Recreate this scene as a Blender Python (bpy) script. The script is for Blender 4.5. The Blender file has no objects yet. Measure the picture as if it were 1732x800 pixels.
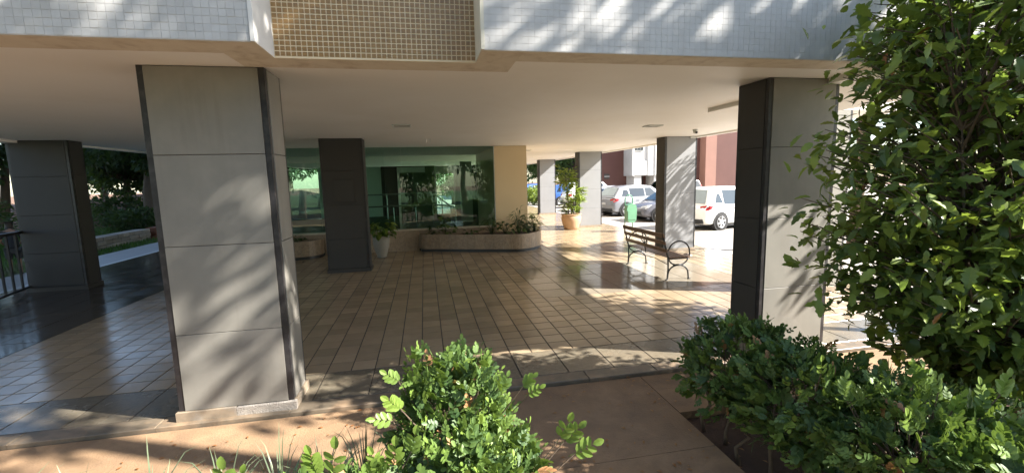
import bpy, bmesh, math, random
import numpy as np
from mathutils import Vector, Matrix

random.seed(7); rng = np.random.default_rng(7)
R = math.radians
sc = bpy.context.scene
COL = sc.collection

# ------------------------------------------------------------------ camera
cam_d = bpy.data.cameras.new('camera'); cam = bpy.data.objects.new('camera', cam_d); COL.objects.link(cam)
cam_d.sensor_width = 36.0; cam_d.lens = 36.0 * 754.06 / 1732.0
cam_d.clip_start = 0.05; cam_d.clip_end = 800
_p, _r, _y = R(7.419), R(1.424), R(10.906)
FWD = Vector((math.sin(_y)*math.cos(_p), math.cos(_y)*math.cos(_p), -math.sin(_p)))
_rt = Vector((math.cos(_y), -math.sin(_y), 0)); _dn = FWD.cross(_rt)
RT = _rt*math.cos(_r) + _dn*math.sin(_r); DN = -_rt*math.sin(_r) + _dn*math.cos(_r)
CAM = Vector((0, 0, 2.05))
m3 = Matrix((RT, -DN, -FWD)).transposed()
cam.matrix_world = Matrix.Translation(CAM) @ m3.to_4x4()
sc.camera = cam

# ------------------------------------------------------------------ light
SUN_TO = Vector((1.0, -0.42, 0.82)).normalized()          # towards the sun
world = bpy.data.worlds.new('World'); sc.world = world; world.use_nodes = True
wn = world.node_tree
sky = wn.nodes.new('ShaderNodeTexSky'); sky.sky_type = 'NISHITA'; sky.sun_disc = False
sky.sun_elevation = math.asin(SUN_TO.z); sky.sun_rotation = math.atan2(SUN_TO.x, SUN_TO.y)
sky.air_density = 1.0; sky.dust_density = 0.6; sky.ozone_density = 1.0
bg = wn.nodes['Background']; bg.inputs['Strength'].default_value = 0.08
wn.links.new(sky.outputs['Color'], bg.inputs['Color'])
sun_d = bpy.data.lights.new('sun', 'SUN'); sun_d.energy = 5.0; sun_d.angle = R(0.5); sun_d.color = (1.0, 0.955, 0.885)
sun = bpy.data.objects.new('sun', sun_d); COL.objects.link(sun)
sun.rotation_euler = (-SUN_TO).to_track_quat('-Z', 'Y').to_euler(); sun.location = (20, -6, 18)
sc.view_settings.view_transform = 'Standard'; sc.view_settings.look = 'None'
sc.view_settings.gamma = 1.0; sc.view_settings.use_curve_mapping = False
sc.view_settings.exposure = 2.05
sc.render.engine = 'CYCLES'
sc.cycles.use_denoising = True
sc.cycles.max_bounces = 12; sc.cycles.diffuse_bounces = 6; sc.cycles.transparent_max_bounces = 12
sc.cycles.sample_clamp_indirect = 8.0

# ------------------------------------------------------------------ materials
MATS = {}
def _n(nt, t, **k):
    n = nt.nodes.new(t)
    for a, b in k.items(): setattr(n, a, b)
    return n
def _math(nt, op, a, b=None):
    n = _n(nt, 'ShaderNodeMath', operation=op)
    for i, v in enumerate((a, b)):
        if v is None: continue
        if isinstance(v, (int, float)): n.inputs[i].default_value = v
        else: nt.links.new(v, n.inputs[i])
    return n.outputs[0]
def _mix(nt, fac, a, b, blend='MIX'):
    n = _n(nt, 'ShaderNodeMix', data_type='RGBA', blend_type=blend)
    for i, v in ((0, fac), (6, a), (7, b)):
        if isinstance(v, (int, float)): n.inputs[i].default_value = v
        elif isinstance(v, tuple): n.inputs[i].default_value = (*v[:3], 1)
        else: nt.links.new(v, n.inputs[i])
    return n.outputs[2]
def _noise(nt, scale, detail=4, vec=None, rough=0.55, dist=0.0):
    n = _n(nt, 'ShaderNodeTexNoise'); n.inputs['Scale'].default_value = scale
    n.inputs['Detail'].default_value = detail; n.inputs['Roughness'].default_value = rough; n.inputs['Distortion'].default_value = dist
    if vec is not None: nt.links.new(vec, n.inputs['Vector'])
    return n
def _ramp(nt, fac, lo, hi):
    n = _n(nt, 'ShaderNodeMapRange'); n.inputs['From Min'].default_value = lo; n.inputs['From Max'].default_value = hi
    nt.links.new(fac, n.inputs['Value']); return n.outputs[0]
def mat(name, col, col2=None, rough=0.6, scale=6.0, amt=0.5, bump=0.0, bscale=40.0, spec=0.5, metal=0.0, rvar=0.0,
        dirt=None, dscale=1.3, damt=0.5, coat=0.0, streak=None, samt=0.4, cell=None, cellamt=0.3, objrand=0.0):
    """Principled material in object-independent world coordinates: two-tone noise, wear spots, fine relief."""
    if name in MATS: return MATS[name]
    m = bpy.data.materials.new(name); m.use_nodes = True; nt = m.node_tree; b = nt.nodes['Principled BSDF']
    geo = _n(nt, 'ShaderNodeNewGeometry'); pos = geo.outputs['Position']
    c2 = col2 or tuple(min(1, c*0.8) for c in col)
    nz = _noise(nt, scale, 5, pos)
    f = _math(nt, 'MULTIPLY', _ramp(nt, nz.outputs[0], .3, .7), amt)
    out = _mix(nt, f, col, c2)
    if dirt:
        dz = _noise(nt, dscale, 6, pos, .65, .4)
        fd = _math(nt, 'MULTIPLY', _ramp(nt, dz.outputs[0], .48, .72), damt)
        out = _mix(nt, fd, out, dirt)
    if streak:
        mp = _n(nt, 'ShaderNodeMapping'); nt.links.new(pos, mp.inputs[0]); mp.inputs['Scale'].default_value = (11, 11, .55)
        sz = _noise(nt, 1.0, 4, mp.outputs[0], .6)
        b1 = _noise(nt, 1.7, 3, pos)
        fs_ = _math(nt, 'MULTIPLY', _math(nt, 'MULTIPLY', _ramp(nt, sz.outputs[0], .5, .75), _ramp(nt, b1.outputs[0], .35, .65)), samt)
        out = _mix(nt, fs_, out, streak)
    if cell:
        # a tone per tile of the grid, from the tile's own place on the floor
        (ox, oy, px, py) = cell
        sep = _n(nt, 'ShaderNodeSeparateXYZ'); nt.links.new(pos, sep.inputs[0])
        cx = _math(nt, 'FLOOR', _math(nt, 'DIVIDE', _math(nt, 'SUBTRACT', sep.outputs[0], ox), px))
        cy = _math(nt, 'FLOOR', _math(nt, 'DIVIDE', _math(nt, 'SUBTRACT', sep.outputs[1], oy), py))
        cmb = _n(nt, 'ShaderNodeCombineXYZ'); nt.links.new(cx, cmb.inputs[0]); nt.links.new(cy, cmb.inputs[1])
        wnz = _n(nt, 'ShaderNodeTexWhiteNoise', noise_dimensions='3D'); nt.links.new(cmb.outputs[0], wnz.inputs[0])
        v = _math(nt, 'ADD', 1 - cellamt, _math(nt, 'MULTIPLY', wnz.outputs[0], 2*cellamt))
        hsv = _n(nt, 'ShaderNodeHueSaturation'); nt.links.new(out, hsv.inputs['Color']); nt.links.new(v, hsv.inputs['Value'])
        out = hsv.outputs[0]
    if objrand:
        oi = _n(nt, 'ShaderNodeObjectInfo')
        v = _math(nt, 'ADD', 1 - objrand, _math(nt, 'MULTIPLY', oi.outputs['Random'], 2*objrand))
        hsv = _n(nt, 'ShaderNodeHueSaturation'); nt.links.new(out, hsv.inputs['Color']); nt.links.new(v, hsv.inputs['Value'])
        out = hsv.outputs[0]
    nt.links.new(out, b.inputs['Base Color'])
    b.inputs['Metallic'].default_value = metal; b.inputs['Specular IOR Level'].default_value = spec
    b.inputs['Coat Weight'].default_value = coat; b.inputs['Coat Roughness'].default_value = 0.05
    if rvar:
        rz = _noise(nt, 2.2, 5, pos, .6)
        rr = _math(nt, 'ADD', rough - rvar, _math(nt, 'MULTIPLY', _ramp(nt, rz.outputs[0], .3, .7), 2*rvar))
        nt.links.new(rr, b.inputs['Roughness'])
    else: b.inputs['Roughness'].default_value = rough
    if bump:
        bz = _noise(nt, bscale, 4, pos)
        bn = _n(nt, 'ShaderNodeBump'); bn.inputs['Strength'].default_value = min(1, bump); bn.inputs['Distance'].default_value = 0.01*bump
        nt.links.new(bz.outputs[0], bn.inputs['Height']); nt.links.new(bn.outputs[0], b.inputs['Normal'])
    MATS[name] = m; return m
def leaf_mat(name, dark, light, trans=0.35, rough=0.45, brown=(0.25, 0.13, 0.05)):
    if name in MATS: return MATS[name]
    m = bpy.data.materials.new(name); m.use_nodes = True; nt = m.node_tree; b = nt.nodes['Principled BSDF']
    at = _n(nt, 'ShaderNodeAttribute', attribute_name='tint')
    c = _mix(nt, at.outputs['Fac'], dark, light)
    gt = _math(nt, 'GREATER_THAN', at.outputs['Fac'], 1.5)
    c = _mix(nt, gt, c, brown)
    geo = _n(nt, 'ShaderNodeNewGeometry')
    nz = _noise(nt, 18, 3, geo.outputs['Position'])
    v = _math(nt, 'ADD', .75, _math(nt, 'MULTIPLY', nz.outputs[0], .5))
    hsv = _n(nt, 'ShaderNodeHueSaturation'); nt.links.new(c, hsv.inputs['Color']); nt.links.new(v, hsv.inputs['Value'])
    nt.links.new(hsv.outputs[0], b.inputs['Base Color']); b.inputs['Roughness'].default_value = rough
    tr = _n(nt, 'ShaderNodeBsdfTranslucent')
    tc = _mix(nt, 0.45, hsv.outputs[0], (0.22, 0.32, 0.03)); nt.links.new(tc, tr.inputs[0])
    mx = _n(nt, 'ShaderNodeMixShader'); mx.inputs[0].default_value = trans
    nt.links.new(b.outputs[0], mx.inputs[1]); nt.links.new(tr.outputs[0], mx.inputs[2])
    nt.links.new(mx.outputs[0], nt.nodes['Material Output'].inputs[0])
    MATS[name] = m; return m
def glass_mat(name, tint, ior=1.55, base=0.05, rough=0.0):
    if name in MATS: return MATS[name]
    m = bpy.data.materials.new(name); m.use_nodes = True; nt = m.node_tree
    nt.nodes.remove(nt.nodes['Principled BSDF'])
    t = _n(nt, 'ShaderNodeBsdfTransparent'); t.inputs[0].default_value = (*tint, 1)
    g = _n(nt, 'ShaderNodeBsdfGlossy'); g.inputs['Roughness'].default_value = rough; g.inputs[0].default_value = (.92, 1, .97, 1)
    fr = _n(nt, 'ShaderNodeFresnel'); fr.inputs[0].default_value = ior
    f = _math(nt, 'ADD', fr.outputs[0], base)
    mx = _n(nt, 'ShaderNodeMixShader'); nt.links.new(f, mx.inputs[0]); nt.links.new(t.outputs[0], mx.inputs[1]); nt.links.new(g.outputs[0], mx.inputs[2])
    nt.links.new(mx.outputs[0], nt.nodes['Material Output'].inputs[0])
    MATS[name] = m; return m

TX0, TY0, TP = 0.902, 4.942, 0.256
M_tile = mat('floor_tile', (.345, .265, .172), (.25, .19, .122), rough=.20, scale=5, amt=.45, rvar=.06, bump=.02, bscale=6, dirt=(.15, .11, .07), dscale=.5, damt=.15, cell=(TX0, TY0, TP, TP), cellamt=.16)
M_grout = mat('grout', (.032, .023, .016), rough=.8)
M_granite = mat('dark_granite', (.075, .062, .048), (.04, .033, .026), rough=.16, scale=30, amt=.8, rvar=.06, bump=.02, bscale=5, dirt=(.13, .10, .07), dscale=.8, damt=.4)
M_inset = mat('polished_stone', (.29, .25, .19), (.21, .18, .135), rough=.09, scale=22, amt=.7, rvar=.04, bump=.012, bscale=5, dirt=(.15, .125, .095), dscale=1.0, damt=.4)
M_front = mat('front_granite', (.17, .145, .105), (.10, .085, .062), rough=.25, scale=26, amt=.8, rvar=.08, bump=.03, bscale=12, dirt=(.26, .19, .12), dscale=1.1, damt=.5)
M_edge = mat('edge_stone', (.17, .135, .095), (.10, .08, .058), rough=.45, scale=12, amt=.8, bump=.3, bscale=25, dirt=(.38, .25, .15), dscale=2.0, damt=.7)
M_path = mat('path_concrete', (.275, .172, .092), (.185, .115, .066), rough=.88, scale=3.2, amt=.95, bump=.7, bscale=70, dirt=(.37, .235, .13), dscale=1.6, damt=.8, streak=None)
M_walk = mat('walk_concrete', (.42, .41, .40), (.32, .32, .32), rough=.5, scale=3, bump=.3, bscale=50)
M_soil = mat('soil', (.09, .05, .032), (.05, .03, .02), rough=.95, scale=20, bump=.9, bscale=50)
M_ground = mat('earth', (.20, .11, .065), (.12, .08, .05), rough=.95, scale=1.0, bump=.6, bscale=20)
M_park = mat('car_park', (.38, .34, .29), (.30, .27, .235), rough=.8, scale=2, bump=.4, bscale=50, dirt=(.24, .21, .18), dscale=.5, damt=.5)
M_ceil = mat('ceiling_paint', (.87, .845, .80), (.83, .80, .745), rough=.55, scale=.9, amt=.8, dirt=(.76, .72, .65), dscale=.45, damt=.5, bump=.05, bscale=3)
M_soffit = mat('soffit_paint', (.68, .61, .50), (.60, .53, .42), rough=.7, scale=9, amt=.6, bump=.2, bscale=60, dirt=(.33, .24, .16), dscale=6, damt=.5)
M_plaster = mat('white_plaster', (.72, .70, .66), (.62, .60, .56), rough=.7, scale=3, bump=.2)
M_wtile = mat('white_mosaic', (.56, .55, .53), (.50, .49, .47), rough=.45, scale=14, amt=.8, dirt=(.42, .40, .36), dscale=3, damt=.45, streak=(.34, .31, .28), samt=.5, objrand=.05)
M_wgrout = mat('white_grout', (.56, .545, .52), (.47, .45, .42), rough=.9, scale=20)
M_ttile = mat('tan_mosaic', (.36, .215, .08), (.24, .14, .055), rough=.3, scale=26, amt=1.0)
M_tgrout = mat('tan_grout', (.80, .68, .47), (.66, .54, .36), rough=.9, scale=5)
M_panel = mat('column_panel', (.235, .222, .192), (.19, .18, .157), rough=.5, scale=2.6, amt=.9, streak=(.17, .15, .125), samt=.55, bump=.06, bscale=80, dirt=(.36, .32, .27), dscale=1.4, damt=.3)
M_panel_shaded = mat('column_panel_shaded', (.040, .037, .034), (.032, .029, .027), rough=.6, scale=2.2, amt=.6, bump=.06, bscale=80)  # panel with shade put into its colour, for columns and faces out of the sun
M_panelb = mat('column_panel_pale', (.26, .263, .27), (.22, .223, .23), rough=.5, scale=2.2, amt=.6, bump=.06, bscale=80)
M_strip = mat('black_metal_strip', (.014, .013, .016), (.03, .028, .028), rough=.4, scale=14, amt=.8, dirt=(.13, .12, .115), dscale=9, damt=.3)
M_core = mat('column_core', (.06, .055, .05), rough=.9)
M_plinth = mat('plinth_stone', (.30, .235, .165), (.20, .155, .11), rough=.6, scale=11, amt=.8, bump=.4, bscale=30, dirt=(.30, .30, .29), dscale=5, damt=.5)
M_cement = mat('plinth_cement', (.37, .33, .285), (.27, .24, .205), rough=.85, scale=18, amt=.8, bump=1.0, bscale=70)
M_cream = mat('cream_paint', (.66, .52, .32), (.62, .48, .29), rough=.6, scale=2, bump=.04)
M_black = mat('black_iron', (.016, .016, .017), (.03, .028, .026), rough=.45, scale=20)
M_blackgloss = mat('black_kick', (.02, .018, .018), rough=.35)
M_wood = mat('bench_wood', (.16, .085, .05), (.085, .045, .03), rough=.38, scale=10, amt=.8, bump=.3, bscale=30)
M_terra = mat('terracotta', (.44, .285, .17), (.37, .235, .14), rough=.75, scale=5, bump=.2)
M_whitepot = mat('white_pot', (.28, .26, .215), (.22, .20, .165), rough=.6, scale=6)
M_planter = mat('planter_granite', (.34, .25, .165), (.13, .095, .065), rough=.35, scale=45, amt=.9, bump=.05, dirt=(.40, .32, .23), dscale=9, damt=.45, objrand=.12)
M_glass = glass_mat('green_glass', (.80, .93, .87), 1.5, .02)
M_alu = mat('white_aluminium', (.62, .64, .62), rough=.35, spec=.6)
M_steel = mat('steel_rail', (.55, .58, .58), rough=.25, metal=.7)
M_dark = mat('dark_door', (.03, .022, .02), (.05, .035, .03), rough=.3)
M_lobbywall = mat('lobby_wall', (.66, .76, .70), (.60, .70, .64), rough=.6)
M_lobbydark = mat('lobby_dark_wall', (.10, .13, .085), rough=.6)
M_bark = mat('bark', (.13, .095, .065), (.07, .05, .036), rough=.9, scale=16, bump=1.0, bscale=35)
M_stem = mat('hedge_stem', (.15, .105, .07), (.08, .058, .04), rough=.85, scale=30, bump=.6, bscale=60)
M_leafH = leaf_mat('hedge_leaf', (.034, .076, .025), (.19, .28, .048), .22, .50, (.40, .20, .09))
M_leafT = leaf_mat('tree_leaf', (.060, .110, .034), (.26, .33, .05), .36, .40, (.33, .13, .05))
M_leafF = leaf_mat('far_leaf', (.020, .045, .015), (.10, .17, .035), .25, .6)
M_leafP = leaf_mat('pot_leaf', (.04, .09, .022), (.30, .38, .06), .35, .4)
M_leafD = leaf_mat('planter_leaf', (.018, .045, .018), (.11, .17, .04), .2, .4)
M_grassb = leaf_mat('blade', (.05, .085, .05), (.42, .46, .27), .25, .5)
M_lawn = leaf_mat('lawn_blade', (.03, .085, .015), (.08, .19, .03), .25, .6)

# ------------------------------------------------------------------ mesh helpers
class MB:
    def __init__(s): s.v = []; s.f = []
    def add(s, vs, fs):
        o = len(s.v); s.v += [tuple(v) for v in vs]; s.f += [tuple(i + o for i in f) for f in fs]; return s
    def box(s, x0, x1, y0, y1, z0, z1, bev=0.0, M=None):
        if bev:
            b = min(bev, (x1-x0)*.45, (y1-y0)*.45, (z1-z0)*.45)
            vs = []
            for z, i in ((z0, b), (z0+b, 0), (z1-b, 0), (z1, b)):
                vs += [(x0+i, y0+i, z), (x1-i, y0+i, z), (x1-i, y1-i, z), (x0+i, y1-i, z)]
            fs = [(3, 2, 1, 0), (12, 13, 14, 15)]
            for k in range(3):
                for j in range(4): fs.append((k*4+j, k*4+(j+1) % 4, (k+1)*4+(j+1) % 4, (k+1)*4+j))
        else:
            vs = [(x0, y0, z0), (x1, y0, z0), (x1, y1, z0), (x0, y1, z0), (x0, y0, z1), (x1, y0, z1), (x1, y1, z1), (x0, y1, z1)]
            fs = [(3, 2, 1, 0), (4, 5, 6, 7), (0, 1, 5, 4), (1, 2, 6, 5), (2, 3, 7, 6), (3, 0, 4, 7)]
        if M is not None: vs = [M @ Vector(v) for v in vs]
        return s.add(vs, fs)
    def tube(s, pts, rad, n=8, cap=True):
        pts = [Vector(p) for p in pts]
        rs = [rad]*len(pts) if isinstance(rad, (int, float)) else list(rad)
        vs = []; fs = []; prev = None
        for i, p in enumerate(pts):
            d = (pts[min(i+1, len(pts)-1)] - pts[max(i-1, 0)])
            d = d.normalized() if d.length > 1e-9 else Vector((0, 0, 1))
            if prev is None:
                a = d.orthogonal().normalized()
            else:
                a = prev - d*prev.dot(d)
                a = a.normalized() if a.length > 1e-6 else d.orthogonal().normalized()
            prev = a; b = d.cross(a)
            for k in range(n):
                t = 2*math.pi*k/n; vs.append(p + (a*math.cos(t) + b*math.sin(t))*rs[i])
        for i in range(len(pts)-1):
            for k in range(n): fs.append((i*n+k, i*n+(k+1) % n, (i+1)*n+(k+1) % n, (i+1)*n+k))
        if cap: fs += [tuple(range(n))[::-1], tuple(range((len(pts)-1)*n, len(pts)*n))]
        return s.add(vs, fs)
    def lathe(s, prof, c=(0, 0, 0), n=20, ax='z', cap=True):
        vs = []; fs = []
        for r, h in prof:
            for k in range(n):
                t = 2*math.pi*k/n; a, b = r*math.cos(t), r*math.sin(t)
                v = (a, b, h) if ax == 'z' else ((h, a, b) if ax == 'x' else (b, h, a))
                vs.append((c[0]+v[0], c[1]+v[1], c[2]+v[2]))
        for i in range(len(prof)-1):
            for k in range(n): fs.append((i*n+k, i*n+(k+1) % n, (i+1)*n+(k+1) % n, (i+1)*n+k))
        if cap: fs += [tuple(range(n))[::-1], tuple(range((len(prof)-1)*n, len(prof)*n))]
        return s.add(vs, fs)
    def prism(s, poly, z0, z1):
        n = len(poly); vs = [(x, y, z0) for x, y in poly] + [(x, y, z1) for x, y in poly]
        fs = [tuple(range(n))[::-1], tuple(range(n, 2*n))] + [(k, (k+1) % n, n+(k+1) % n, n+k) for k in range(n)]
        return s.add(vs, fs)
    def build(s, name, m, parent=None, smooth=False, loc=None):
        me = bpy.data.meshes.new(name); me.from_pydata(s.v, [], s.f); me.update()
        if m is not None and m.name.startswith(('car_glass', 'tail', 'head')):
            bmx = bmesh.new(); bmx.from_mesh(me); bmesh.ops.recalc_face_normals(bmx, faces=bmx.faces); bmx.to_mesh(me); bmx.free()
        if smooth: me.shade_smooth()
        return link(name, me, m, parent, loc)
def link(name, me, m, parent=None, loc=None):
    o = bpy.data.objects.new(name, me)
    if m is not None and not me.materials: me.materials.append(m)
    COL.objects.link(o)
    if loc is not None: o.location = loc
    if parent is not None: setp(o, parent)
    return o
def wm(o):
    m = o.matrix_basis.copy()
    return wm(o.parent) @ o.matrix_parent_inverse @ m if o.parent else m
def setp(o, parent):
    o.parent = parent; o.matrix_parent_inverse = wm(parent).inverted()     # parts are modelled in place
def thing(name, label, cat, loc=(0, 0, 0), group=None):
    o = bpy.data.objects.new(name, None); COL.objects.link(o); o.location = loc; o.empty_display_size = .2
    return tag(o, label, cat, group)
def tag(o, label=None, cat=None, group=None, kind=None):
    if label: o['label'] = label
    if cat: o['category'] = cat
    if group: o['group'] = group
    if kind: o['kind'] = kind
    return o
def quads(name, V, F, m, parent=None, tint=None, kind=None, flat=False):
    """numpy quads -> one mesh; tint is one number per vertex"""
    me = bpy.data.meshes.new(name); V = np.asarray(V, np.float32); F = np.asarray(F, np.int32)
    me.vertices.add(len(V)); me.vertices.foreach_set('co', V.ravel())
    k = F.shape[1]; me.loops.add(F.size); me.loops.foreach_set('vertex_index', F.ravel())
    me.polygons.add(len(F)); me.polygons.foreach_set('loop_start', np.arange(0, F.size, k, dtype=np.int32))
    if tint is not None:
        a = me.attributes.new('tint', 'FLOAT', 'POINT'); a.data.foreach_set('value', np.asarray(tint, np.float32))
    me.update(calc_edges=True); me.validate()
    if flat: me.shade_flat()
    o = link(name, me, m, parent)
    if kind: o['kind'] = kind
    return o
def instances(tmpl, pos, rot, scl):
    """template (V,F) copied to N places: rot (N,3,3), scl (N,)"""
    V, F = tmpl; N = len(pos)
    W = np.einsum('nij,vj->nvi', rot*scl[:, None, None], V) + pos[:, None, :]
    FF = F[None] + (np.arange(N)*len(V))[:, None, None]
    return W.reshape(-1, 3), FF.reshape(-1, F.shape[1])
def frames(d, up=None, roll=None):
    """rotation matrices whose x axis is d (N,3), z near up"""
    d = d/np.linalg.norm(d, axis=1, keepdims=True)
    up = np.tile([0, 0, 1.], (len(d), 1)) if up is None else up
    y = np.cross(up, d); ln = np.linalg.norm(y, axis=1, keepdims=True); y = np.where(ln < 1e-4, [[0, 1, 0]], y/np.maximum(ln, 1e-6))
    z = np.cross(d, y)
    if roll is not None:
        c, s_ = np.cos(roll)[:, None], np.sin(roll)[:, None]; y, z = y*c + z*s_, -y*s_ + z*c
    return np.stack([d, y, z], axis=2)
def leaf_tmpl(ts, ws, droop=.15, fold=.2, L=1.0):
    V = []
    for t, w in zip(ts, ws):
        z = -droop*t*t
        V += [(t*L, -w, z + fold*w), (t*L, 0, z), (t*L, w, z + fold*w)]
    F = []
    for i in range(len(ts)-1):
        a = i*3; F += [(a, a+1, a+4, a+3), (a+1, a+2, a+5, a+4)]
    return np.array(V, float), np.array(F)
def unit(n):
    v = rng.normal(size=(n, 3)); return v/np.linalg.norm(v, axis=1, keepdims=True)
def project(P):
    q = np.asarray(P, float) - np.array(CAM)
    w = q @ np.array(FWD); return 866 + 754.06*(q @ np.array(RT))/w, 400 + 754.06*(q @ np.array(DN))/w, w

# ================================================================== SETTING
H = 3.02                                              # ceiling height
g = MB().box(-160, 160, -120, 200, -0.6, -0.12).build('ground', M_ground); tag(g, 'bare reddish earth under the gardens', kind='structure')
# ---- tiled floor under the building
fl = MB().box(-8.5, 7.62, 4.13, 33.5, -0.40, -0.004).build('floor', M_grout); tag(fl, 'glossy brown tiled floor under the building', kind='structure')
GAP = .012
def slab_mesh(name, w, d, h=.012, bev=.002):
    return MB().box(GAP/2, w-GAP/2, GAP/2, d-GAP/2, -h, 0, bev)
INSET = (TX0+4*TP, TX0+20*TP, TY0+9*TP, TY0+19*TP)   # darker granite field round the bench
LEFT_X = TX0 - 24*TP                                   # tiles stop here, granite beyond
def in_inset(x, y): return INSET[0]-.01 <= x < INSET[1]-.01 and INSET[2]-.01 <= y < INSET[3]-.01
cells = []
for i in range(-24, 26):
    for j in range(0, 34):
        x, y = TX0+i*TP, TY0+j*TP
        if in_inset(x, y): continue
        cells.append((x, y))
C_ = np.array(cells)
def area(x, y, w, d):
    u, v, k = project([(x, y, 0), (x+w, y, 0), (x+w, y+d, 0), (x, y+d, 0)])
    ok = ((u > -20) & (u < 1752) & (v > 0) & (v < 810)).any() and (k > .3).all()
    a = abs(sum(u[q]*v[(q+1) % 4] - u[(q+1) % 4]*v[q] for q in range(4)))/2
    return a if ok else 0
ar = np.array([area(x, y, TP, TP) for x, y in cells])
# tiles hidden behind the nearest column do not count as shown
hid = [(-2.22 < -0 + x*4.4/max(y, .1) < -1.27) and y > 4.7 for x, y in cells]
ar[np.array(hid)] *= .01
order = np.argsort(-ar); near = set(order[:300].tolist())
tm = slab_mesh('tile', TP, TP); me_t = bpy.data.meshes.new('tile'); me_t.from_pydata(tm.v, [], tm.f); me_t.materials.append(M_tile)
for k in order[:300]:
    o = bpy.data.objects.new('tile', me_t); COL.objects.link(o); o.location = (*cells[k], random.uniform(-.0004, .0004))
    o.rotation_euler = (random.uniform(-.001, .001), random.uniform(-.001, .001), 0); setp(o, fl)
TV = np.array(tm.v); TF = np.array(tm.f)
rest = np.array([[*cells[k], rng.uniform(-.0004, .0004)] for k in order[300:]])
V, F = instances((TV, TF), rest, np.tile(np.eye(3), (len(rest), 1, 1)), np.ones(len(rest)))
quads('tile', V, F, M_tile, fl, kind='stuff', flat=True)
# far part of the floor, too far to tell its tiles apart
MB().box(TX0-24*TP, 7.6, TY0+34*TP, 33.4, -.012, -.0005).build('far_paving', M_tile, fl)['kind'] = 'stuff'
MB().box(TX0+26*TP, 7.6, TY0, TY0+34*TP, -.012, -.001).build('side_border', M_inset, fl)
# granite slabs: front row, inset field, left walk
SP = 2*TP
def slab_rows(xs, ys, w, d, name='slab', m=M_granite):
    b = slab_mesh(name, w, d); me = bpy.data.meshes.new(name); me.from_pydata(b.v, [], b.f); me.materials.append(m)
    for x in xs:
        for y in ys:
            o = bpy.data.objects.new(name, me); COL.objects.link(o); o.location = (x, y, random.uniform(-.001, .001))
            o.rotation_euler = (random.uniform(-.002, .002), random.uniform(-.002, .002), 0); setp(o, fl)
slab_rows([TX0 + k*SP for k in range(-18, 13)], [4.31], SP, TY0-4.31, 'slab', M_front)
slab_rows([INSET[0] + k*SP for k in range(8)], [INSET[2] + k*SP for k in range(5)], SP, SP, 'slab', M_inset)
slab_rows([LEFT_X - (k+1)*SP for k in range(6)], [TY0 + k*SP for k in range(24)], SP, SP)
MB().box(-8.49, LEFT_X-6*SP, TY0, 33.4, -.012, -.001).build('side_border', M_granite, fl)
eb = MB()
x = -8.4
while x < 7.4:
    w = random.uniform(.7, 1.3); eb = MB().box(x+.003, min(7.6, x+w), 4.115+random.uniform(-.006, .006), 4.305, -.12, .003, .006).build('edging_stone', M_edge, fl); x += w
# ---- front path and beds
path = MB().box(-14, 2.11, 2.86, 4.10, -.30, -.032).box(.78, 2.11, -6, 2.855, -.30, -.032).build('path', M_path)
tag(path, 'reddish brown concrete path in front of the building', kind='structure')
MB().box(2.118, 3.6, 3.36, 4.10, -.30, -.033).build('path_panel', M_path, path)
MB().box(3.608, 9.0, 3.44, 4.10, -.30, -.031).build('path_panel', M_path, path)
bed = MB().box(2.12, 9, -6, 3.35, -.4, -.10).box(-14, .77, -6, 2.85, -.4, -.10)
bed.build('planting_bed', M_soil); fg = MB().box(-60, 60, -60, -6.02, -.4, -.08).build('front_lawn', mat('front_lawn', (.045, .085, .02), (.07, .10, .03), rough=.95, scale=2)); tag(fg, 'green lawn of the front garden', kind='structure')
tag(bpy.data.objects['planting_bed'], 'dark soil planting bed beside the path', kind='structure')
# ---- outside right: car park, kerb
cp = MB().box(7.78, 60, -2, 90, -.5, -.03).build('car_park', M_park); tag(cp, 'pale sunlit car park surface', kind='structure')
kb = MB()
for k in range(24): MB().box(7.625, 7.775, 4.2+k*1.2, 4.2+k*1.2+1.192, -.3, -.004, .012).build('kerb_stone', M_walk, cp)
ps = MB().box(-8.5, 7.62, 33.52, 60, -.5, -.03).build('rear_yard', M_park); tag(ps, 'pale paved yard beyond the far end of the building', kind='structure')
# ---- outside left: walkway, lawn
wk = MB().box(-10.05, -8.68, -4, 60, -.4, -.02).build('walkway', M_walk); tag(wk, 'bluish grey concrete walkway along the garden', kind='structure')
MB().box(-8.67, -8.51, 4.1, 60, -.4, -.001).build('pale_strip', mat('pale_strip', (.62, .62, .60), rough=.5), wk)
lawn = MB().box(-60, -10.06, -10, 80, -.5, -.06).build('lawn', mat('lawn_soil', (.05, .085, .025), (.07, .06, .03), rough=.95, scale=1.2)); tag(lawn, 'shaded garden lawn behind the walkway', kind='structure')
def blades(n, xr, yr, zf, hgt, m, name, wd=.012, lean=.5):
    x = rng.uniform(*xr, n); y = rng.uniform(*yr, n); z = zf*np.ones(n)
    a = rng.uniform(0, 6.283, n); h = rng.uniform(*hgt, n); l = rng.uniform(0, lean, n)*h
    dx, dy = np.cos(a), np.sin(a); w = wd
    P = np.stack([x, y, z], 1); t = np.stack([dx*l, dy*l, h], 1); s_ = np.stack([-dy*w, dx*w, 0*x], 1)
    V = np.stack([P - s_, P + s_, P + t*.6 + s_*.7, P + t*.6 - s_*.7, P + t + s_*.1, P + t - s_*.1], 1).reshape(-1, 3)
    b = np.arange(n)[:, None]*6; F = np.concatenate([b + [0, 1, 2, 3], b + [3, 2, 4, 5]])
    return V, F, np.repeat(rng.uniform(0, 1, n), 6)
V, F, t = blades(26000, (-17, -10.08), (12, 32), -.06, (.05, .13), M_lawn, 'grass', .012)
go = quads('grass', V, F, M_lawn, None, t); tag(go, 'short green lawn grass beyond the walkway', 'grass', kind='stuff')

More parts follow.
